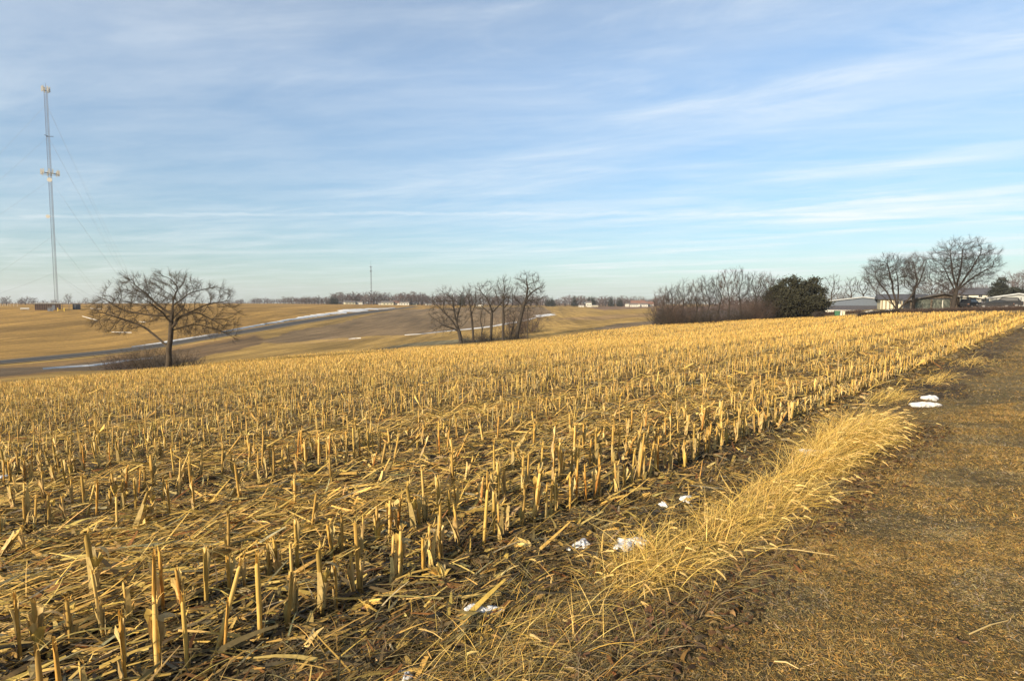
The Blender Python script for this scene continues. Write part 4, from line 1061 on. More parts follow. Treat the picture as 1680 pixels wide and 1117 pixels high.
# ------------------------------------------------------------------ corn stubble
SQ = math.sqrt(2)
ROW0, RSP = 3.12, .755
def row_prob(k):
    tab = [1, 1, .2, .12, .3, 1, .95, .22, .12, .95]
    if k < len(tab): return tab[k]
    return .08 if (k % 12) in (4,) else (.5 if (k % 12) in (3, 5) else .97)
PAL_STALK = [(.51,.335,.108),(.45,.29,.09),(.56,.385,.15),(.36,.23,.075),(.46,.27,.07),(.36,.28,.16)]
PAL_LEAF = [(.46,.335,.165),(.37,.275,.14),(.50,.36,.165),(.27,.21,.12),(.19,.15,.09),(.43,.29,.09)]
rowsS = []
for k in range(0, 190):
    t = ROW0+RSP*k
    n = int(240/.118); s = -60+np.arange(n)*.118+rng.uniform(-.05, .05, n)
    keep = rng.random(n) < row_prob(k)*.97
    # gaps in patches
    keep &= ~((np.sin(s*1.7+k*2.1)+np.sin(s*.61+k*1.3)) > 1.88)
    s = s[keep]; tt = t+rng.normal(0, .035, len(s))
    x = (s-tt)/SQ; y = (s+tt)/SQ
    m = (y > 1.2) & (np.abs(x) < 1.02*y+1.2) & (y < crestY(x, y)-.5)
    rowsS.append(np.stack([x[m], y[m], np.full(m.sum(), k)], -1))
S = np.concatenate(rowsS); dist = np.hypot(S[:, 0], S[:, 1])
print('stalks', len(S))
def stalk_arrays(V0, az, lean, hgt, rad, nsides, col):
    """broken-topped stems"""
    N = len(V0); an = 2*PI*np.arange(nsides)/nsides
    d = np.stack([np.sin(lean)*np.cos(az), np.sin(lean)*np.sin(az), np.cos(lean)], -1)
    lv = [0, .45, .5, 1]; rr_ = [1.12, .95, 1.12, .85]
    ring = np.stack([np.cos(an), np.sin(an), np.zeros(nsides)], -1)
    V = []; C = []
    for l, q in zip(lv, rr_):
        c = V0+d*(hgt*l)[:, None]; p = c[:, None]+ring[None]*(rad*q)[:, None, None]
        if l == 1: p[..., 2] += rng.uniform(-.035, .03, p.shape[:2])*(hgt/.3)[:, None]; p[..., :2] += (rng.normal(0, .15, p[..., :2].shape))*rad[:, None, None]
        if l == 0: p[..., 2] -= .03
        V.append(p)
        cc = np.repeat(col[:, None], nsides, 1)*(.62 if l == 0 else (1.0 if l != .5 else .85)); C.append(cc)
    V = np.stack(V, 1).reshape(-1, 3); C = np.stack(C, 1).reshape(-1, 3)
    nl = len(lv); b = (np.arange(N)*nl*nsides)[:, None, None]; L_ = (np.arange(nl-1)*nsides)[None, :, None]; i = np.arange(nsides)[None, None]
    Fq = np.stack([b+L_+i, b+L_+(i+1) % nsides, b+L_+nsides+(i+1) % nsides, b+L_+nsides+i], -1).reshape(-1, 4)
    cap = (np.arange(N)*nl*nsides)[:, None]+(nl-1)*nsides+np.arange(nsides)[None]
    return (V, Fq, C), cap
# individual near stalks from a set of variants
xv = S[:, 0]/S[:, 1]; vis = (np.abs(S[:, 0]) < .92*S[:, 1]+.15) & (S[:, 1] > 2.0)
pyb = HOR-F*(H(S[:, 0], S[:, 1])-EYE)/S[:, 1]
vis &= (pyb < 1250)
order = np.argsort(np.where(vis, S[:, 1], 1e9))[:300]
near_set = np.zeros(len(S), bool); near_set[order] = True
variants = []
for v in range(18):
    hgt = np.array([rng.uniform(.24, .42)]); rad = np.array([rng.uniform(.007, .0112)])
    colr = pick(PAL_STALK, [4,3,3,2,2,.6], 1, .08)
    (Vs, Fs, Cs), cap = stalk_arrays(np.zeros((1, 3)), np.array([rng.uniform(0, 6.28)]), np.array([abs(rng.normal(0, .07))]), hgt, rad, 8, colr)
    if v % 5 == 0: Cs[8:24] = Cs[8:24]*np.array([.8,.55,.42])      # rusty rind near the node
    root = empty('corn_stalk', (0, -40, 0))
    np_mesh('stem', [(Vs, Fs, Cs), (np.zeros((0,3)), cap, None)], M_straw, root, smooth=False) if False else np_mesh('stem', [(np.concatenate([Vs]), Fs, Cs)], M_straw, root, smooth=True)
    # torn fibres of the broken top
    nf = rng.integers(4, 8); b0 = np.zeros((nf, 3)); aa = rng.uniform(0, 2*PI, nf)
    b0[:, 0] = rad[0]*.7*np.cos(aa); b0[:, 1] = rad[0]*.7*np.sin(aa); b0[:, 2] = hgt[0]*.97
    fb = ribbons(b0, aa, rng.uniform(.5, 1.5, nf), rng.uniform(-.6, 1.4, nf), rng.uniform(.02, .07, nf), rng.uniform(.003, .008, nf), pick(PAL_STALK, [4,3,3,2,2,1], nf), 2, roll=rng.uniform(0, 1.5, nf))
    np_mesh('torn_top', [fb[:3]], M_straw, root)
    # papery sheaths clasping part of the stem
    for q in range([1, 2, 1, 2, 3, 1][v % 6]):
        na_, nh_ = 7, 7; a0 = rng.uniform(0, 2*PI); arc = rng.uniform(1.6, 3.6); z0 = rng.uniform(-.01, hgt[0]*.45); zl = rng.uniform(.08, .2)
        aa = a0+np.linspace(-.5, .5, na_)*arc; hh = np.linspace(0, 1, nh_); AA, HH = np.meshgrid(aa, hh, indexing='ij')
        top = 1+rng.normal(0, .16, na_)[:, None]; flare = rng.uniform(.004, .022)
        rr = rad[0]*1.12+.001+flare*HH**2+.0025*np.sin(AA*5+HH*6)
        drift = rng.normal(0, .012)*HH**2
        VV = np.stack([rr*np.cos(AA+HH*.25)+drift, rr*np.sin(AA+HH*.25), z0+zl*HH*top], -1).reshape(-1, 3)
        i_ = np.arange(na_-1)[:, None]; j_ = np.arange(nh_-1)[None]
        FF = np.stack([i_*nh_+j_, (i_+1)*nh_+j_, (i_+1)*nh_+j_+1, i_*nh_+j_+1], -1).reshape(-1, 4)
        CC = pick(PAL_LEAF, [4,3,3,1,1,2], 1, .08)*(1+rng.normal(0, .10, (na_, 1)).repeat(nh_, 0).reshape(-1, 1))
        np_mesh('sheath', [(VV, FF, CC)], M_straw, root, smooth=True)
    # drooping leaf strips
    for q in range([1, 3, 1, 3, 2, 1][v % 6]):
        a0 = rng.uniform(0, 2*PI); zb = rng.uniform(.0, .08); Ls = rng.uniform(.10, .24); n_ = 1
        mode = rng.random()
        b0 = np.array([[rad[0]*1.25*math.cos(a0), rad[0]*1.25*math.sin(a0), zb if mode < .78 else hgt[0]*.75]])
        if mode < .78: p0, p1 = R(88), R(rng.uniform(60, 84))
        else: p0, p1 = R(rng.uniform(-50, 55)), R(rng.uniform(-110, -80)); Ls = min(Ls*.7, hgt[0]*.8)
        lf = ribbons(b0, np.array([a0]), np.array([p0]), np.array([p1]), np.array([Ls]), np.array([rng.uniform(.018, .042)]), pick(PAL_LEAF, [4,3,3,2,1,2], 1), 6, roll=np.array([rng.normal(0, .2)]), tap=rng.uniform(.3, .9), rand_az=.12)
        np_mesh('leaf', [lf[:3]], M_straw, root)
    variants.append(root)
rowname = ['the stubble row nearest the lawn', 'the second stubble row from the lawn', 'the third, mostly flattened, row from the lawn', 'the fourth, mostly flattened, row from the lawn', 'the fifth, thinned row from the lawn', 'the sixth row from the lawn', 'the seventh row from the lawn', 'the eighth, mostly flattened, row from the lawn', 'the ninth, mostly flattened, row from the lawn', 'the tenth row from the lawn']
look = ['plain upright', 'leafy', 'slim', 'ragged', 'leaf-wrapped', 'bare']
usedv = set()
for n_, idx in enumerate(order):
    v = int(rng.integers(0, 18)); p = variants[v]
    if v in usedv: c = copy_tree(p)
    else: c = p; usedv.add(v)
    x, y, k = S[idx]; k = int(k)
    tilt = abs(rng.normal(0, .07)) + (rng.uniform(.3, .8) if rng.random() < (.07 if k in (0,1,5,6,9,10) else .35) else 0)
    az = rng.uniform(0, 2*PI) if tilt < .25 else R(40)+rng.normal(0, .5)
    c.location = (x, y, h1(x, y)-.01); c.rotation_euler = (tilt*math.sin(az)*-1, tilt*math.cos(az), rng.uniform(0, .5))
    s = rng.uniform(.85, 1.3); c.scale = (s*1.05, s*1.05, s)
    rn = rowname[k] if k < 10 else 'a row beyond the second flattened strip'
    adj = 'leaning' if tilt > .25 else look[v % 6]
    tag(c, f'{adj} cut corn stalk standing in {rn}', 'corn stalk', 'cut corn stalks standing in the nearest rows')
for v, p in enumerate(variants):
    if v not in usedv:
        for ch in list(p.children): bpy.data.objects.remove(ch)
        bpy.data.objects.remove(p)
# the rest of the stubble
rest = S[~near_set]; d_ = np.hypot(rest[:, 0], rest[:, 1])
ch = []
def base3(a, dz=0): return np.stack([a[:, 0], a[:, 1], H(a[:, 0], a[:, 1])+dz], -1)
A = rest[d_ < 30]; n = len(A)
lean = np.abs(rng.normal(0, .10, n))+np.where(rng.random(n) < .12, rng.uniform(.2, .9, n), 0)
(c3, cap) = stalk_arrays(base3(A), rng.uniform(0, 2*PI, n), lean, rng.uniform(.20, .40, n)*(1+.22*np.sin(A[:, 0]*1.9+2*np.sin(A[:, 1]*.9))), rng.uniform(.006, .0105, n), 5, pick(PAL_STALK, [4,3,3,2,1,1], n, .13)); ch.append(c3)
for q in range(4):
    m = rng.random(n) < (.95, .85, .8, .6)[q]; a = A[m]; k = m.sum(); az = rng.uniform(0, 2*PI, k)
    up = rng.random(k) < .5; b0 = base3(a, .01); b0[:, 2] += np.where(up, 0, rng.uniform(.12, .28, k))
    b0[:, 0] += .012*np.cos(az); b0[:, 1] += .012*np.sin(az)
    rb = ribbons(b0, az, np.where(up, R(86), R(40)), np.where(up, R(60), R(-95)), rng.uniform(.10, .30, k), rng.uniform(.008, .026, k), pick(PAL_LEAF, [4,3,4,1.5,1,3], k), 3, roll=rng.normal(0, .3, k), tap=.7)
    ch.append(rb[:3])
A = rest[(d_ >= 30)]
d2 = np.hypot(A[:, 0], A[:, 1]); A = A[rng.random(len(A)) < np.clip(55/d2, .25, 1)]; d2 = np.hypot(A[:, 0], A[:, 1]); n = len(A)
sc_ = np.clip(d2/45, 1, 2.2)
for q in range(2):
    az = rng.uniform(0, 2*PI, n)
    rb = ribbons(base3(A, -.02)+np.stack([rng.normal(0,.05,n)]*2+[np.zeros(n)], -1), az, rng.uniform(R(72), R(90), n), rng.uniform(R(50), R(90), n), rng.uniform(.18, .40, n), .018*sc_*rng.uniform(.6, 1.3, n), pick(PAL_STALK, [4,3,3,2,1,1], n, .16), 1, tap=.3); ch.append(rb[:3])
tag(np_mesh('corn_stubble', ch, M_straw), 'golden cut corn stubble covering the field beyond the nearest rows', 'stubble', kind='stuff')

# ------------------------------------------------------------------ crop litter
PAL_LIT = [(.47,.305,.095),(.34,.225,.07),(.53,.37,.14),(.18,.125,.055),(.095,.068,.038),(.24,.205,.15),(.22,.10,.035),(.05,.037,.024)]
W_GOLD = [5,4,3,2.2,1.2,.8,.5,.8]; W_DARK = [1.0,1.6,.6,3.4,4.2,1.6,1.0,3.6]
def sample(n, y0, y1, tmin, tmax=1e9, side=1.02, pad=1.0):
    out = []; tot = 0
    while tot < n:
        y = np.sqrt(rng.uniform(y0*y0, y1*y1, n*2)); x = rng.uniform(-1, 1, n*2)*(side*y+pad)
        t = (y-x)/SQ; m = (t > tmin) & (t < tmax) & (y < crestY(x, y)); p = np.stack([x[m], y[m]], -1); out.append(p); tot += len(p)
        if tot == 0: return np.zeros((0, 2))
    return np.concatenate(out)[:n]
def flat_w(t):
    """how much flattened golden straw lies at this distance from the lawn"""
    w = np.zeros_like(t)
    for c, s, a in ((4.9,.55,1),(6.2,.35,.8),(8.9,.6,1),(15.2,.55,.9),(24.3,.6,.9),(33.4,.7,.9),(42.4,.8,.9)): w = np.maximum(w, a*np.exp(-.5*((t-c)/s)**2))
    return w
def litter(n, y0, y1, wmul, lmul, nseg, zmul=1.0):
    p = sample(n, y0, y1, 2.15 if y0 < 5 else 2.45); t = (p[:, 1]-p[:, 0])/SQ; fw = flat_w(t)
    gold = rng.random(n) < .10+.75*fw
    az = np.where(rng.random(n) < .35+.5*gold, R(45)+rng.normal(0, .42, n)-.12, rng.uniform(0, 2*PI, n))
    az = np.where(rng.random(n) < .5, az+PI, az)
    L = rng.uniform(.05, .22, n)*lmul*np.where(gold, 1.7, 1.0); Wd = (rng.uniform(.004, .012, n)+np.where(rng.random(n) < .18, rng.uniform(.01, .022, n), 0))*wmul
    p0 = rng.normal(.05, .22, n); p1 = p0-rng.uniform(-.1, .5, n)
    z = rng.uniform(.0, .05, n)*zmul+np.where(gold, .02, 0)
    C = np.where(gold[:, None], pick(PAL_LIT, W_GOLD, n, .14), pick(PAL_LIT, W_DARK, n, .18)*np.where(t < 4.4, .72, .95)[:, None])
    return ribbons(base3(p)+np.stack([np.zeros(n), np.zeros(n), z], -1), az, p0, p1, L, Wd, C, nseg, roll=rng.normal(0, .5, n), tap=.6, rand_az=.10)[:3]
ch = [litter(36000, 1.7, 6, 1.15, 1.0, 3), litter(60000, 6, 14, 1.25, 1.25, 2), litter(60000, 14, 32, 2.0, 1.7, 1, 1.6), litter(50000, 32, 100, 3.2, 2.4, 1, 2.2)]
# loose thick fallen stalks lying along the rows
n = 4200; p = sample(n, 2.2, 26, 2.9); t = (p[:, 1]-p[:, 0])/SQ; keep = rng.random(n) < .08+.92*flat_w(t); p = p[keep]; n = len(p)
az = R(45)+rng.normal(-.1, .28, n)+np.where(rng.random(n) < .5, PI, 0); L = rng.uniform(.2, .6, n); pt = rng.normal(.03, .07, n)
a = base3(p, .035); b_ = a+np.stack([np.cos(az)*np.cos(pt), np.sin(az)*np.cos(pt), np.sin(pt)+PA*np.cos(az)+PB*np.sin(az)], -1)*L[:, None]
rr_ = rng.uniform(.004, .009, n); ch.append(tubes(a, b_, rr_, rr_*.85, 6, pick(PAL_STALK, [4,3,3,2,2,1], n, .12)))
# broad husk pieces
n = 4200; p = sample(n, 1.8, 12, 2.5); az = rng.uniform(0, 2*PI, n)
ch.append(ribbons(base3(p, .02), az, rng.normal(.3, .3, n), rng.normal(-.2, .4, n), rng.uniform(.06, .16, n), rng.uniform(.018, .042, n), pick(PAL_LEAF, [3,3,2,3,3,2], n, .15), 4, roll=rng.normal(0, .5, n), tap=.85, rand_az=.1)[:3])
tag(np_mesh('crop_residue', ch, M_litter), 'chopped corn leaves and straw littering the soil between the rows', 'crop residue', kind='stuff')

# ------------------------------------------------------------------ lawn
PAL_LAWN = [(.31,.215,.07),(.23,.16,.055),(.40,.285,.11),(.12,.10,.035),(.26,.21,.14),(.34,.195,.045),(.075,.062,.03)]
def lawn(n, y0, y1, Lm, Wm, nseg):
    p = sample_l(n, y0, y1); n = len(p)
    pn = np.sin(p[:, 0]*2.3+2*np.sin(p[:, 1]*1.7))*np.sin(p[:, 1]*2.9+1.5*np.sin(p[:, 0]*1.3))
    pn2 = np.sin(p[:, 0]*6.1+p[:, 1]*2)*np.sin(p[:, 1]*5.3)
    C = pick(PAL_LAWN, [4,4,2.5,2.5,2,2,1.5], n, .16)
    pn3 = np.sin(p[:, 0]*17+3*np.sin(p[:, 1]*9))*np.sin(p[:, 1]*15+2*np.sin(p[:, 0]*11))
    pn4 = np.sin(p[:, 0]*41+2*np.sin(p[:, 1]*31))*np.sin(p[:, 1]*37+2*np.sin(p[:, 0]*29))
    C = C*np.array([.94, .92, 1.12])*np.clip(.92+.12*pn+.14*pn2+.22*pn3+.18*pn4, .4, 1.7)[:, None]*np.where((pn < -.35)[:, None], np.array([.88,.95,1.15]), np.array([1.03,1,.94]))
    L = rng.uniform(.012, .038, n)*Lm*np.clip(1+.3*pn+.2*pn2+.35*pn3, .6, 2)
    az = rng.uniform(0, 2*PI, n)
    V, Fq, C = ribbons(base3(p, 0), az, rng.uniform(.25, 1.2, n), rng.uniform(-.6, .6, n), L*1.12, rng.uniform(.0016, .0032, n)*Wm, C, nseg, roll=rng.normal(0, .5, n), tap=.8)[:3]
    V[:, 2] = np.maximum(V[:, 2], H(V[:, 0], V[:, 1])+.002+.006*rng.random(len(V)))
    return V, Fq, C
def sample_l(n, y0, y1):
    out = []; tot = 0
    while tot < n:
        y = np.sqrt(rng.uniform(y0*y0, y1*y1, n*3)); x = rng.uniform(-.2, 1.15, n*3)*(y+1.6)
        t = (y-x)/SQ; m = (t < 1.62+rng.normal(0, .12, n*3)); p = np.stack([x[m], y[m]], -1); out.append(p); tot += len(p)
    return np.concatenate(out)[:n]
ch = [lawn(170000, 1.3, 4.0, 1.0, 1.0, 3), lawn(180000, 4.0, 9, 1.15, 1.7, 2), lawn(105000, 9, 26, 1.4, 4.0, 1), lawn(50000, 26, 75, 2.0, 9, 1)]
tag(np_mesh('lawn_grass', ch, M_grass), 'short dry brown lawn grass at lower right', 'grass', kind='stuff')
# matted grey grass between lawn and rows
def strip_grass(n, smin, smax, wm, dark=1.0):
    s = rng.uniform(smin, smax, n); t = rng.uniform(1.35, 2.75, n); x = (s-t)/SQ; y = (s+t)/SQ; m = (y > 1.5) & (np.abs(x) < 1.05*y+1); x, y = x[m], y[m]; n = len(x)
    az = np.where(rng.random(n) < .5, R(20)+rng.normal(0, .6, n), rng.uniform(0, 2*PI, n))
    C = pick([(.25,.20,.13),(.18,.14,.09),(.34,.24,.09),(.10,.075,.045),(.30,.18,.06)], [3,3,2.5,3,2], n, .18)*dark
    return ribbons(base3(np.stack([x, y], -1), .0), az, rng.uniform(.05, .7, n), rng.uniform(-.5, .1, n), rng.uniform(.08, .30, n), rng.uniform(.0018, .0045, n)*wm, C, 4, roll=rng.normal(0, .5, n), rand_az=.12)[:3]
ch = [strip_grass(22000, .2, 6, 1), strip_grass(9000, 6, 12, 1.3, .75), strip_grass(4500, 12, 45, 2.4, .6)]
n = 3800; s_ = rng.uniform(1.6, 9.5, n); t_ = rng.normal(1.45, .16, n); p = np.stack([(s_-t_)/SQ, (s_+t_)/SQ], -1)
ch.append(ribbons(base3(p, .008), rng.uniform(0, 2*PI, n), rng.normal(.35, .35, n), rng.normal(-.5, .5, n), rng.uniform(.03, .075, n), rng.uniform(.012, .034, n), pick([(.075,.04,.02),(.05,.032,.02),(.11,.052,.022),(.20,.13,.06),(.035,.025,.018)], [3,3,1.3,1.2,2.5], n, .2), 4, roll=rng.normal(0, .7, n), tap=.9, rand_az=.2)[:3])
tag(np_mesh('matted_grass', ch, M_grass), 'matted grey-brown dead grass between the lawn and the first stubble row', 'grass', kind='stuff')

# ------------------------------------------------------------------ foxtail clumps
PAL_FOX = [(.55,.385,.13),(.46,.31,.09),(.62,.45,.19),(.30,.20,.07),(.50,.31,.075)]
def clump(s, t, ls, lt, n, Lh, label, dirdeg=-8, spread=.45, flat=0.0, wm=1.0, heads=.10):
    x0 = (s-t)/SQ; y0 = (s+t)/SQ; z0 = h1(x0, y0)
    ds = rng.normal(0, ls, n); dt = rng.normal(0, lt, n); x = (ds-dt)/SQ; y = (ds+dt)/SQ
    base = np.stack([x, y, H(x0+x, y0+y)-z0], -1)
    az = R(dirdeg)+rng.normal(0, spread, n); wild = rng.random(n) < .24; az = np.where(wild, rng.uniform(0, 2*PI, n), az)
    p0 = np.clip(rng.normal(R(62-flat*38), .28, n), .1, 1.6); p1 = p0-rng.uniform(.7, 1.7, n)*(1-.4*flat)
    L = Lh*rng.uniform(.45, 1.15, n)
    V, Fq, C, CL, D = ribbons(base, az, p0, p1, L, rng.uniform(.0022, .0048, n)*wm, pick(PAL_FOX, [4,3,3,2,2], n, .13), 6, roll=rng.normal(0, .6, n), rand_az=.05)
    # keep blades above the ground
    gz = H(x0+V[:, 0], y0+V[:, 1])-z0; V[:, 2] = np.maximum(V[:, 2], gz+.004)
    chs = [(V, Fq, C)]
    hs = np.nonzero((rng.random(n) < heads) & ~wild)[0] if wm <= 1.15 else []
    if len(hs):
        tip = CL[hs, -1]; tip[:, 2] = np.maximum(tip[:, 2], H(x0+tip[:, 0], y0+tip[:, 1])-z0+.01); d = D[hs, -1]; k = len(hs)
        a_ = np.arctan2(d[:, 1], d[:, 0]); pch = np.arcsin(np.clip(d[:, 2], -1, 1)); hc = pick([(.60,.46,.24),(.52,.38,.18)], [1,1], k, .1); Lk = rng.uniform(.05, .09, k); cks = []
        for ro in (0, PI/3, 2*PI/3):
            Vh, Fh, Ch, _, _ = ribbons(tip, a_, pch, pch-.6, Lk, np.full(k, .010)*max(1, wm*.8), hc, 4, roll=np.full(k, ro), tap=.7); cks.append((Vh, Fh, Ch))
        chs += cks
    return tag(np_mesh('foxtail_clump', chs, M_grass, loc=(x0, y0, z0)), label, 'grass clump', 'dry foxtail grass clumps along the lawn edge')
clump(2.0, 2.0, .40, .18, 700, .30, 'thin flattened orange-brown grass clump nearest the bottom of the photo', 25, .9, .95)
clump(3.3, 1.93, .24, .14, 1900, .34, 'golden grass clump just below the two largest snow lumps', 15, 1.5, .7)
clump(4.2, 1.85, .26, .13, 1500, .36, 'golden grass clump between the snow lump clump and the big drift of grass', 8, 1.0, .75)
clump(5.1, 1.85, .28, .14, 1600, .38, 'low golden grass clump at the near foot of the big grass drift', 0, .7, .65)
clump(6.3, 1.9, .30, .11, 2000, .43, 'tall golden grass clump forming the near half of the big drift', -4, .85, .3)
clump(7.5, 1.95, .34, .13, 2700, .53, 'tallest bright golden grass clump bending over the lawn', -6, .8, .1, heads=.16)
clump(8.5, 1.95, .26, .12, 1300, .46, 'tall golden grass clump at the far end of the big drift', -6, .6, .2, 1.1, .16)
clump(11.9, 2.4, .4, .15, 380, .40, 'small golden grass clump beyond the paired snow patches', -5, .6, .4, 1.15)
clump(15.5, 2.2, .6, .2, 260, .36, 'sparse golden grass clump well beyond the paired snow patches', -5, .6, .4, 1.15)
clump(20, 2.1, .8, .25, 240, .36, 'distant golden grass clump on the lawn edge', -5, .6, .4, 1.15)
# stray long straws
# ------------------------------------------------------------------ snow lumps
def lump(px, py, wpx, label, asp=.55, rot=0, hh=.35, seed=0):
    x, y, z = gpt(px, py); w = wpx/F*y; rs = np.random.default_rng(seed+500)
    nu, nv = 36, 14; u = np.linspace(0, 2*PI, nu, endpoint=False); v = np.linspace(0, PI/2+.35, nv)
    ph = rs.uniform(0, 6.28, 6)
    U, Vv = np.meshgrid(u, v, indexing='ij')
    rad = 1+.25*np.sin(2*U+ph[0])+.24*np.sin(3*U+ph[1])+.16*np.sin(5*U+ph[2])+.11*np.sin(9*U+ph[3])
    X = np.sin(Vv)*np.cos(U)*rad*w/2; Y_ = np.sin(Vv)*np.sin(U)*rad*w/2*asp*2.2
    Z = np.cos(Vv)*w*hh*.8*(1+.18*np.sin(4*U+ph[4]+3*Vv)+.1*np.sin(X/w*25+ph[5]))
    c, s = math.cos(rot), math.sin(rot); X, Y_ = X*c-Y_*s, X*s+Y_*c
    P = np.stack([X, Y_, Z], -1).reshape(-1, 3); i = np.arange(nu)[:, None]; j = np.arange(nv-1)[None]; i2 = (i+1) % nu
    Fq = np.stack([i*nv+j, i*nv+j+1, i2*nv+j+1, i2*nv+j], -1).reshape(-1, 4)
    o = np_mesh('snow_lump', [(P, Fq)], M_snow, smooth=True, loc=(x, y, z+(.045 if py < 1100 and px < 1400 else .02))); return tag(o, label, 'snow', 'snow lumps along the field edge')
lump(955, 903, 27, 'rounded white snow lump left of the golden grass clump', .5, .1, .28, 1)
lump(1034, 903, 54, 'largest elongated snow lump touching the golden grass clump', .35, .35, .16, 2)
lump(790, 1014, 56, 'lone elongated snow lump nearest the bottom centre', .28, .2, .13, 3)
lump(1127, 827, 23, 'small snow lump at the field edge right of the grey sliver', .5, 0, .26, 4)
lump(1088, 836, 15, 'tiny greyish snow sliver left of the small snow lump', .5, 0, .3, 5)
lump(1330, 749, 26, 'small snow lump at the left foot of the tall grass drift', .6, .2, .22, 6)
lump(1515, 667, 40, 'lower of two snow patches right of the grass drift', .32, .1, .15, 7)
lump(1527, 656, 32, 'upper of two snow patches right of the grass drift', .3, .3, .2, 8)
lump(665, 1114, 24, 'small snow lump at the bottom edge of the photo', .6, 0, .3, 9)
lump(932, 910, 8, 'tiny snow crumb left of the rounded snow lump', .6, 0, .4, 10)
lump(5, 788, 14, 'small snow lump in the stubble at the left edge', .5, 0, .3, 11)
# stone
x, y, z = gpt(626, 1090)
m = MB(); rs = np.random.default_rng(9); vs = []; fs = []
import bmesh
bm = bmesh.new(); bmesh.ops.create_icosphere(bm, subdivisions=3, radius=.032)
for v in bm.verts:
    c = v.co; f = 1+.12*math.sin(c.x*90+1)*math.sin(c.y*70)+.1*math.sin(c.z*80+c.x*40); v.co = (c.x*f*1.1, c.y*f*.85, c.z*f*.75)
me = bpy.data.meshes.new('stone'); bm.to_mesh(me); bm.free(); me.materials.append(mat_plain('tan_stone', (.42,.27,.13), .8, noise=.2, nscale=30, bump=.4, bscale=60))
o = bpy.data.objects.new('stone', me); COL.objects.link(o); o.location = (x, y, z+.02); tag(o, 'small tan stone lying near the bottom edge', 'stone')
# husk bundles
def husk(px, py, L, label, seed):
    x, y, z = gpt(px, py); r2 = np.random.default_rng(seed); n = 14
    az = r2.uniform(-.9, .9, n)+r2.uniform(0, 6.28); b0 = np.zeros((n, 3)); b0[:, 2] = r2.uniform(.01, .04, n)
    rb = ribbons(b0, az, r2.uniform(.3, 1.1, n), r2.uniform(-.7, .2, n), np.full(n, L)*r2.uniform(.6, 1.1, n), r2.uniform(.03, .055, n), pick([(.58,.40,.13),(.5,.36,.16),(.62,.48,.24)], [2,1,1], n, .1), 7, roll=r2.normal(0, .7, n), tap=.95)
    root = empty('corn_husk', (x, y, z), 0, label, 'corn husk', 'loose corn husks'); np_mesh('husk_leaves', [rb[:3]], M_straw, root)
    mb = MB(); mb.cyl((-.02,0,.02),(.05,0,.03),.014,.009,10); mb.build('cob', M_hut, root)
husk(726, 955, .17, 'yellow corn husk bundle at the end of the nearest row', 1)
husk(868, 905, .13, 'yellow husk at the foot of a stalk left of the snow lumps', 2)
husk(70, 905, .18, 'wide pale husk bundle among flattened straw at the left', 3)
husk(600, 1003, .10, 'small yellow husk beside the tall stalk', 4)
# fallen oak leaves
bm = bmesh.new(); pts = []; n = 22
for i in range(n):
    a = 2*PI*i/n; r_ = .5*(1+.28*math.cos(5*a))*(1 if abs(math.cos(a)) < .9 else 1.2); pts.append(bm.verts.new((r_*math.cos(a)*1.4, r_*math.sin(a)*.75, .12*math.cos(a*2)+.1*math.sin(3*a))))
c = bm.verts.new((0,0,-.06))
for i in range(n): bm.faces.new((pts[i], pts[(i+1) % n], c))
me = bpy.data.meshes.new('fallen_leaf'); bm.to_mesh(me); bm.free()
M_leafr = mat_plain('rusty_leaf', (.085,.040,.018), .6, noise=.35, nscale=2); me.materials.append(M_leafr)
mb2 = MB(); mb2.cyl((.7,0,.05),(1.15,.1,.12),.02,.012,5); st = None
zones = [(900,1130,990,1085,22),(1000,1200,930,1010,12),(1240,1420,770,850,12),(1100,1250,990,1090,4),(640,900,900,1060,12),(1500,1620,1060,1090,1)]
first = None; q = 0
for x0, x1, y0, y1, n in zones:
    for _ in range(n):
        px, py = random.uniform(x0, x1), random.uniform(y0, y1)
        if py < 1117-(px-1000)*.75-60 and x0 >= 900 and n > 2: py = min(y1, py+40)
        x, y, z = gpt(px, py)
        if first is None:
            o = bpy.data.objects.new('fallen_leaf', me); COL.objects.link(o); s_ = mb2.build('leaf_stalk', M_leafr, o); first = o
        else: o = copy_tree(first)
        o.location = (x, y, z+.03); o.rotation_euler = (random.uniform(-.6,.6), random.uniform(-.6,.6), random.uniform(0,6.28)); s = random.uniform(.025, .045); o.scale = (s,s,s)
        lab = {900:'rusty curled leaf lying along the lawn edge near the bottom',1000:'rusty curled leaf under the nearer grass clumps',1240:'rusty curled leaf below the big grass drift',1100:'rusty curled leaf on the near lawn',640:'rusty curled leaf caught in the nearest stubble rows',1500:'lone rusty leaf on the lawn at lower right'}[x0]
        tag(o, lab, 'leaf', 'rusty fallen leaves')
# long loose straws on the lawn
for px, py, L, az, lab in ((1590,1050,.30,R(20),'long pale straw lying on the lawn at lower right'),(1270,1095,.10,R(-35),'short pale straw on the lawn near the bottom edge'),(1240,905,.5,R(-15),'long grass stem bent out over the lawn')):
    x, y, z = gpt(px, py); m = MB(); m.cyl((0,0,.03),(L*.5*math.cos(az),L*.5*math.sin(az),.045),.0035,k=6); m.cyl((L*.5*math.cos(az),L*.5*math.sin(az),.045),(L*math.cos(az)*.98,L*math.sin(az)*1.05,.035),.0035,.002,k=6)
    o = m.build('straw', mat_plain('pale_straw', (.40,.29,.12), .6)); o.location = (x, y, z); tag(o, lab, 'straw')

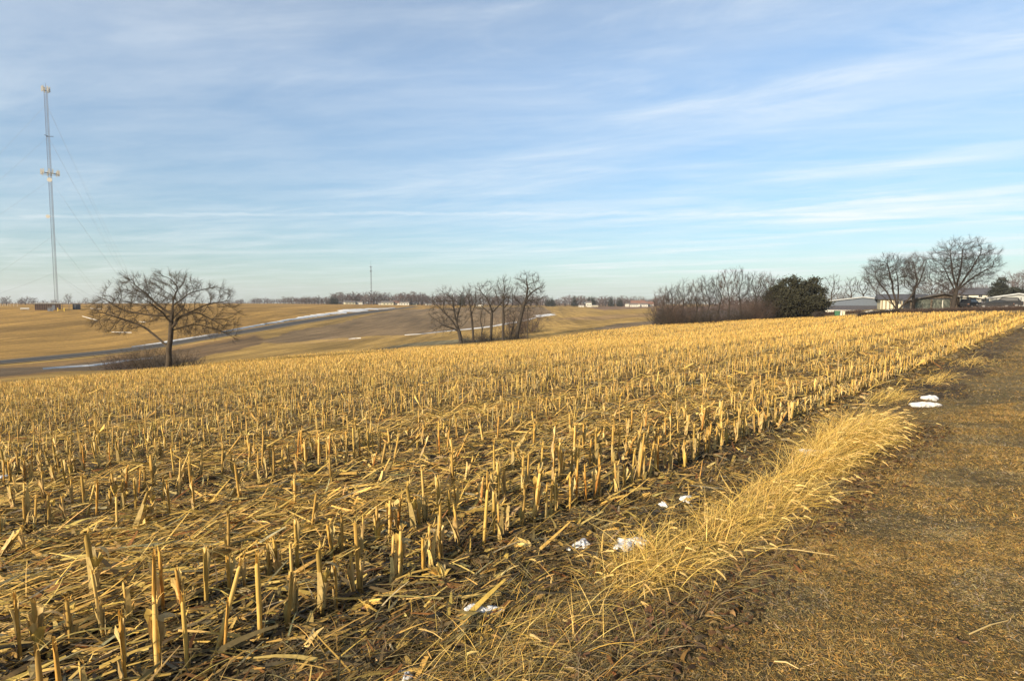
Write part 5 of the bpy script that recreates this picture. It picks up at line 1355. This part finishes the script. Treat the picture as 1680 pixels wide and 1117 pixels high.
# ------------------------------------------------------------------ camera, light, sky
cam = bpy.data.cameras.new('camera'); co = bpy.data.objects.new('camera', cam); COL.objects.link(co)
cam.sensor_fit = 'HORIZONTAL'; cam.sensor_width = 36; cam.lens = 36*F/1680; cam.clip_end = 9000; cam.clip_start = .05
co.location = (0, 0, EYE); co.rotation_euler = (PI/2-PITCH, 0, 0); scene.camera = co

SUN_EL, SUN_AZ = R(20), math.atan2(-.66, -.75)     # azimuth measured from +Y towards +X
sx, sy, sz = math.sin(SUN_AZ)*math.cos(SUN_EL), math.cos(SUN_AZ)*math.cos(SUN_EL), math.sin(SUN_EL)
sl = bpy.data.lights.new('sun', 'SUN'); sl.energy = 5.0; sl.angle = R(.5); sl.color = (1, .85, .62)
so = bpy.data.objects.new('sun', sl); COL.objects.link(so)
from mathutils import Vector
so.rotation_euler = Vector((sx, sy, sz)).to_track_quat('Z', 'Y').to_euler(); so.location = (-50, -40, 60)

w = bpy.data.worlds.new('World'); scene.world = w; w.use_nodes = True; nt = w.node_tree
bg = nt.nodes['Background']; N = nt.nodes.new; LK = nt.links.new
sky = N('ShaderNodeTexSky'); sky.sky_type = 'NISHITA'; sky.sun_disc = False; sky.sun_elevation = SUN_EL; sky.sun_rotation = SUN_AZ
sky.altitude = 200; sky.air_density = 1.0; sky.dust_density = .8; sky.ozone_density = 1.0
tc = N('ShaderNodeTexCoord'); sep = N('ShaderNodeSeparateXYZ'); LK(tc.outputs['Generated'], sep.inputs[0])
def mth(op, a, b=None, c=None):
    n = N('ShaderNodeMath'); n.operation = op
    for i, v in enumerate((a, b, c)):
        if v is None: continue
        if isinstance(v, (int, float)): n.inputs[i].default_value = v
        else: LK(v, n.inputs[i])
    return n.outputs[0]
def mrange(v, a, b, c, d, smooth=True):
    n = N('ShaderNodeMapRange'); n.interpolation_type = 'SMOOTHSTEP' if smooth else 'LINEAR'
    LK(v, n.inputs[0])
    for i, q in enumerate((a, b, c, d)): n.inputs[i+1].default_value = q
    return n.outputs[0]
dz = mth('MAXIMUM', sep.outputs['Z'], .012)
X = mth('DIVIDE', sep.outputs['X'], mth('ADD', dz, .02)); Yc = mth('DIVIDE', sep.outputs['Y'], mth('ADD', dz, .02))
def cloud_noise(rot, sx_, sy_, scale, det, rough=.6, dist=0, off=(0,0)):
    c, s = math.cos(rot), math.sin(rot)
    a = mth('ADD', mth('MULTIPLY', X, c), mth('MULTIPLY', Yc, s)); b = mth('ADD', mth('MULTIPLY', X, -s), mth('MULTIPLY', Yc, c))
    cb = N('ShaderNodeCombineXYZ'); LK(mth('ADD', mth('MULTIPLY', a, sx_), off[0]), cb.inputs[0]); LK(mth('ADD', mth('MULTIPLY', b, sy_), off[1]), cb.inputs[1])
    n = N('ShaderNodeTexNoise'); n.inputs['Scale'].default_value = scale; n.inputs['Detail'].default_value = det; n.inputs['Roughness'].default_value = rough; n.inputs['Distortion'].default_value = dist
    LK(cb.outputs[0], n.inputs['Vector']); return n.outputs['Fac']
rot = math.atan2(-.78, 1.0)
n1 = cloud_noise(rot, .16, .95, 1.0, 7, .55, .5, (3.1, 1.7))      # long streaks
n2 = cloud_noise(rot+.35, .5, 1.3, 1.6, 9, .68, 1.0, (8.2, 5.1))      # wispy detail
n4 = cloud_noise(rot+.5, .45, 1.1, 1.8, 9, .62, 0.15, (2.2, 6.6))      # mottled veil
n3 = cloud_noise(0, .35, .35, .9, 3, .5, 0, (1.4, 9.3))            # broad patches
st = mrange(n1, .42, .68, 0, 1); wi = mrange(n2, .38, .72, 0, 1); br = mrange(n3, .3, .65, .25, 1)
rightm = mrange(X, -1.5, 3.0, .35, 1.0)
cl = mth('MULTIPLY', mth('ADD', mth('MULTIPLY', st, .62), mth('MULTIPLY', mth('MULTIPLY', wi, mrange(n1, .3, .6, .35, 1)), .62)), mth('MULTIPLY', br, rightm))
# contrail: a straight line across the sky
lw = cloud_noise(0, 1.2, .2, 1.5, 6, .7, 0, (0, 0))
dline = mth('ABSOLUTE', mth('ADD', mth('SUBTRACT', Yc, 5.72), mth('MULTIPLY', mth('SUBTRACT', lw, .5), .5)))
trail = mth('MULTIPLY', mrange(dline, .02, .15, 1, 0), mrange(lw, .3, .6, .25, .8))
dl2 = mth('ABSOLUTE', mth('ADD', mth('SUBTRACT', Yc, 8.9), mth('ADD', mth('MULTIPLY', X, .03), mth('MULTIPLY', mth('SUBTRACT', lw, .5), .8))))
trail2 = mth('MULTIPLY', mrange(dl2, .05, .4, .45, 0), mrange(X, -3, 2, 1, 0))
fac = mth('MINIMUM', mth('ADD', mth('ADD', mrange(n4, .3, .7, .12, .26), mth('MULTIPLY', cl, .72)), mth('ADD', mth('MULTIPLY', trail, .24), mth('MULTIPLY', trail2, .3))), .85)
tint = N('ShaderNodeMix'); tint.data_type = 'RGBA'; tint.blend_type = 'MULTIPLY'; tint.inputs[0].default_value = 1
LK(sky.outputs[0], tint.inputs[6]); 
tr_ = N('ShaderNodeValToRGB'); LK(mrange(sep.outputs['Z'], 0, .6, 0, 1, False), tr_.inputs[0])
e = tr_.color_ramp.elements; e[0].position = 0; e[0].color = (.53, .66, .71, 1); e[1].position = 1; e[1].color = (.98, 1.06, 1.08, 1)
q_ = e.new(.25); q_.color = (.55, .75, .88, 1)
q_ = e.new(.6); q_.color = (.82, 1.0, 1.12, 1)
LK(tr_.outputs[0], tint.inputs[7])
mix = N('ShaderNodeMix'); mix.data_type = 'RGBA'; LK(fac, mix.inputs[0]); LK(tint.outputs[2], mix.inputs[6]); mix.inputs[7].default_value = (6.0, 6.25, 6.3, 1)
LK(mix.outputs[2], bg.inputs['Color']); bg.inputs['Strength'].default_value = .077

HAZE = 1
if HAZE:
    mb = MB(); mb.box(-4100, 4100, -4100, 4100, -60, 112)
    m = bpy.data.materials.new('haze_air'); m.use_nodes = True; t = m.node_tree; t.nodes.remove(t.nodes['Principled BSDF'])
    pv = t.nodes.new('ShaderNodeVolumePrincipled'); pv.inputs['Color'].default_value = (.80, .86, .95, 1); pv.inputs['Density'].default_value = .00014; pv.inputs['Anisotropy'].default_value = .2
    t.links.new(pv.outputs[0], t.nodes['Material Output'].inputs['Volume'])
    tag(mb.build('haze', m), 'thin pale haze filling the air over the farmland', 'haze', kind='stuff')

vs = scene.view_settings; vs.view_transform = 'Standard'; vs.look = 'None'; vs.gamma = 1; vs.exposure = 1.15
scene.render.engine = 'CYCLES'; scene.render.resolution_x = 1024; scene.render.resolution_y = 680
scene.cycles.volume_bounces = 0; scene.cycles.max_bounces = 5
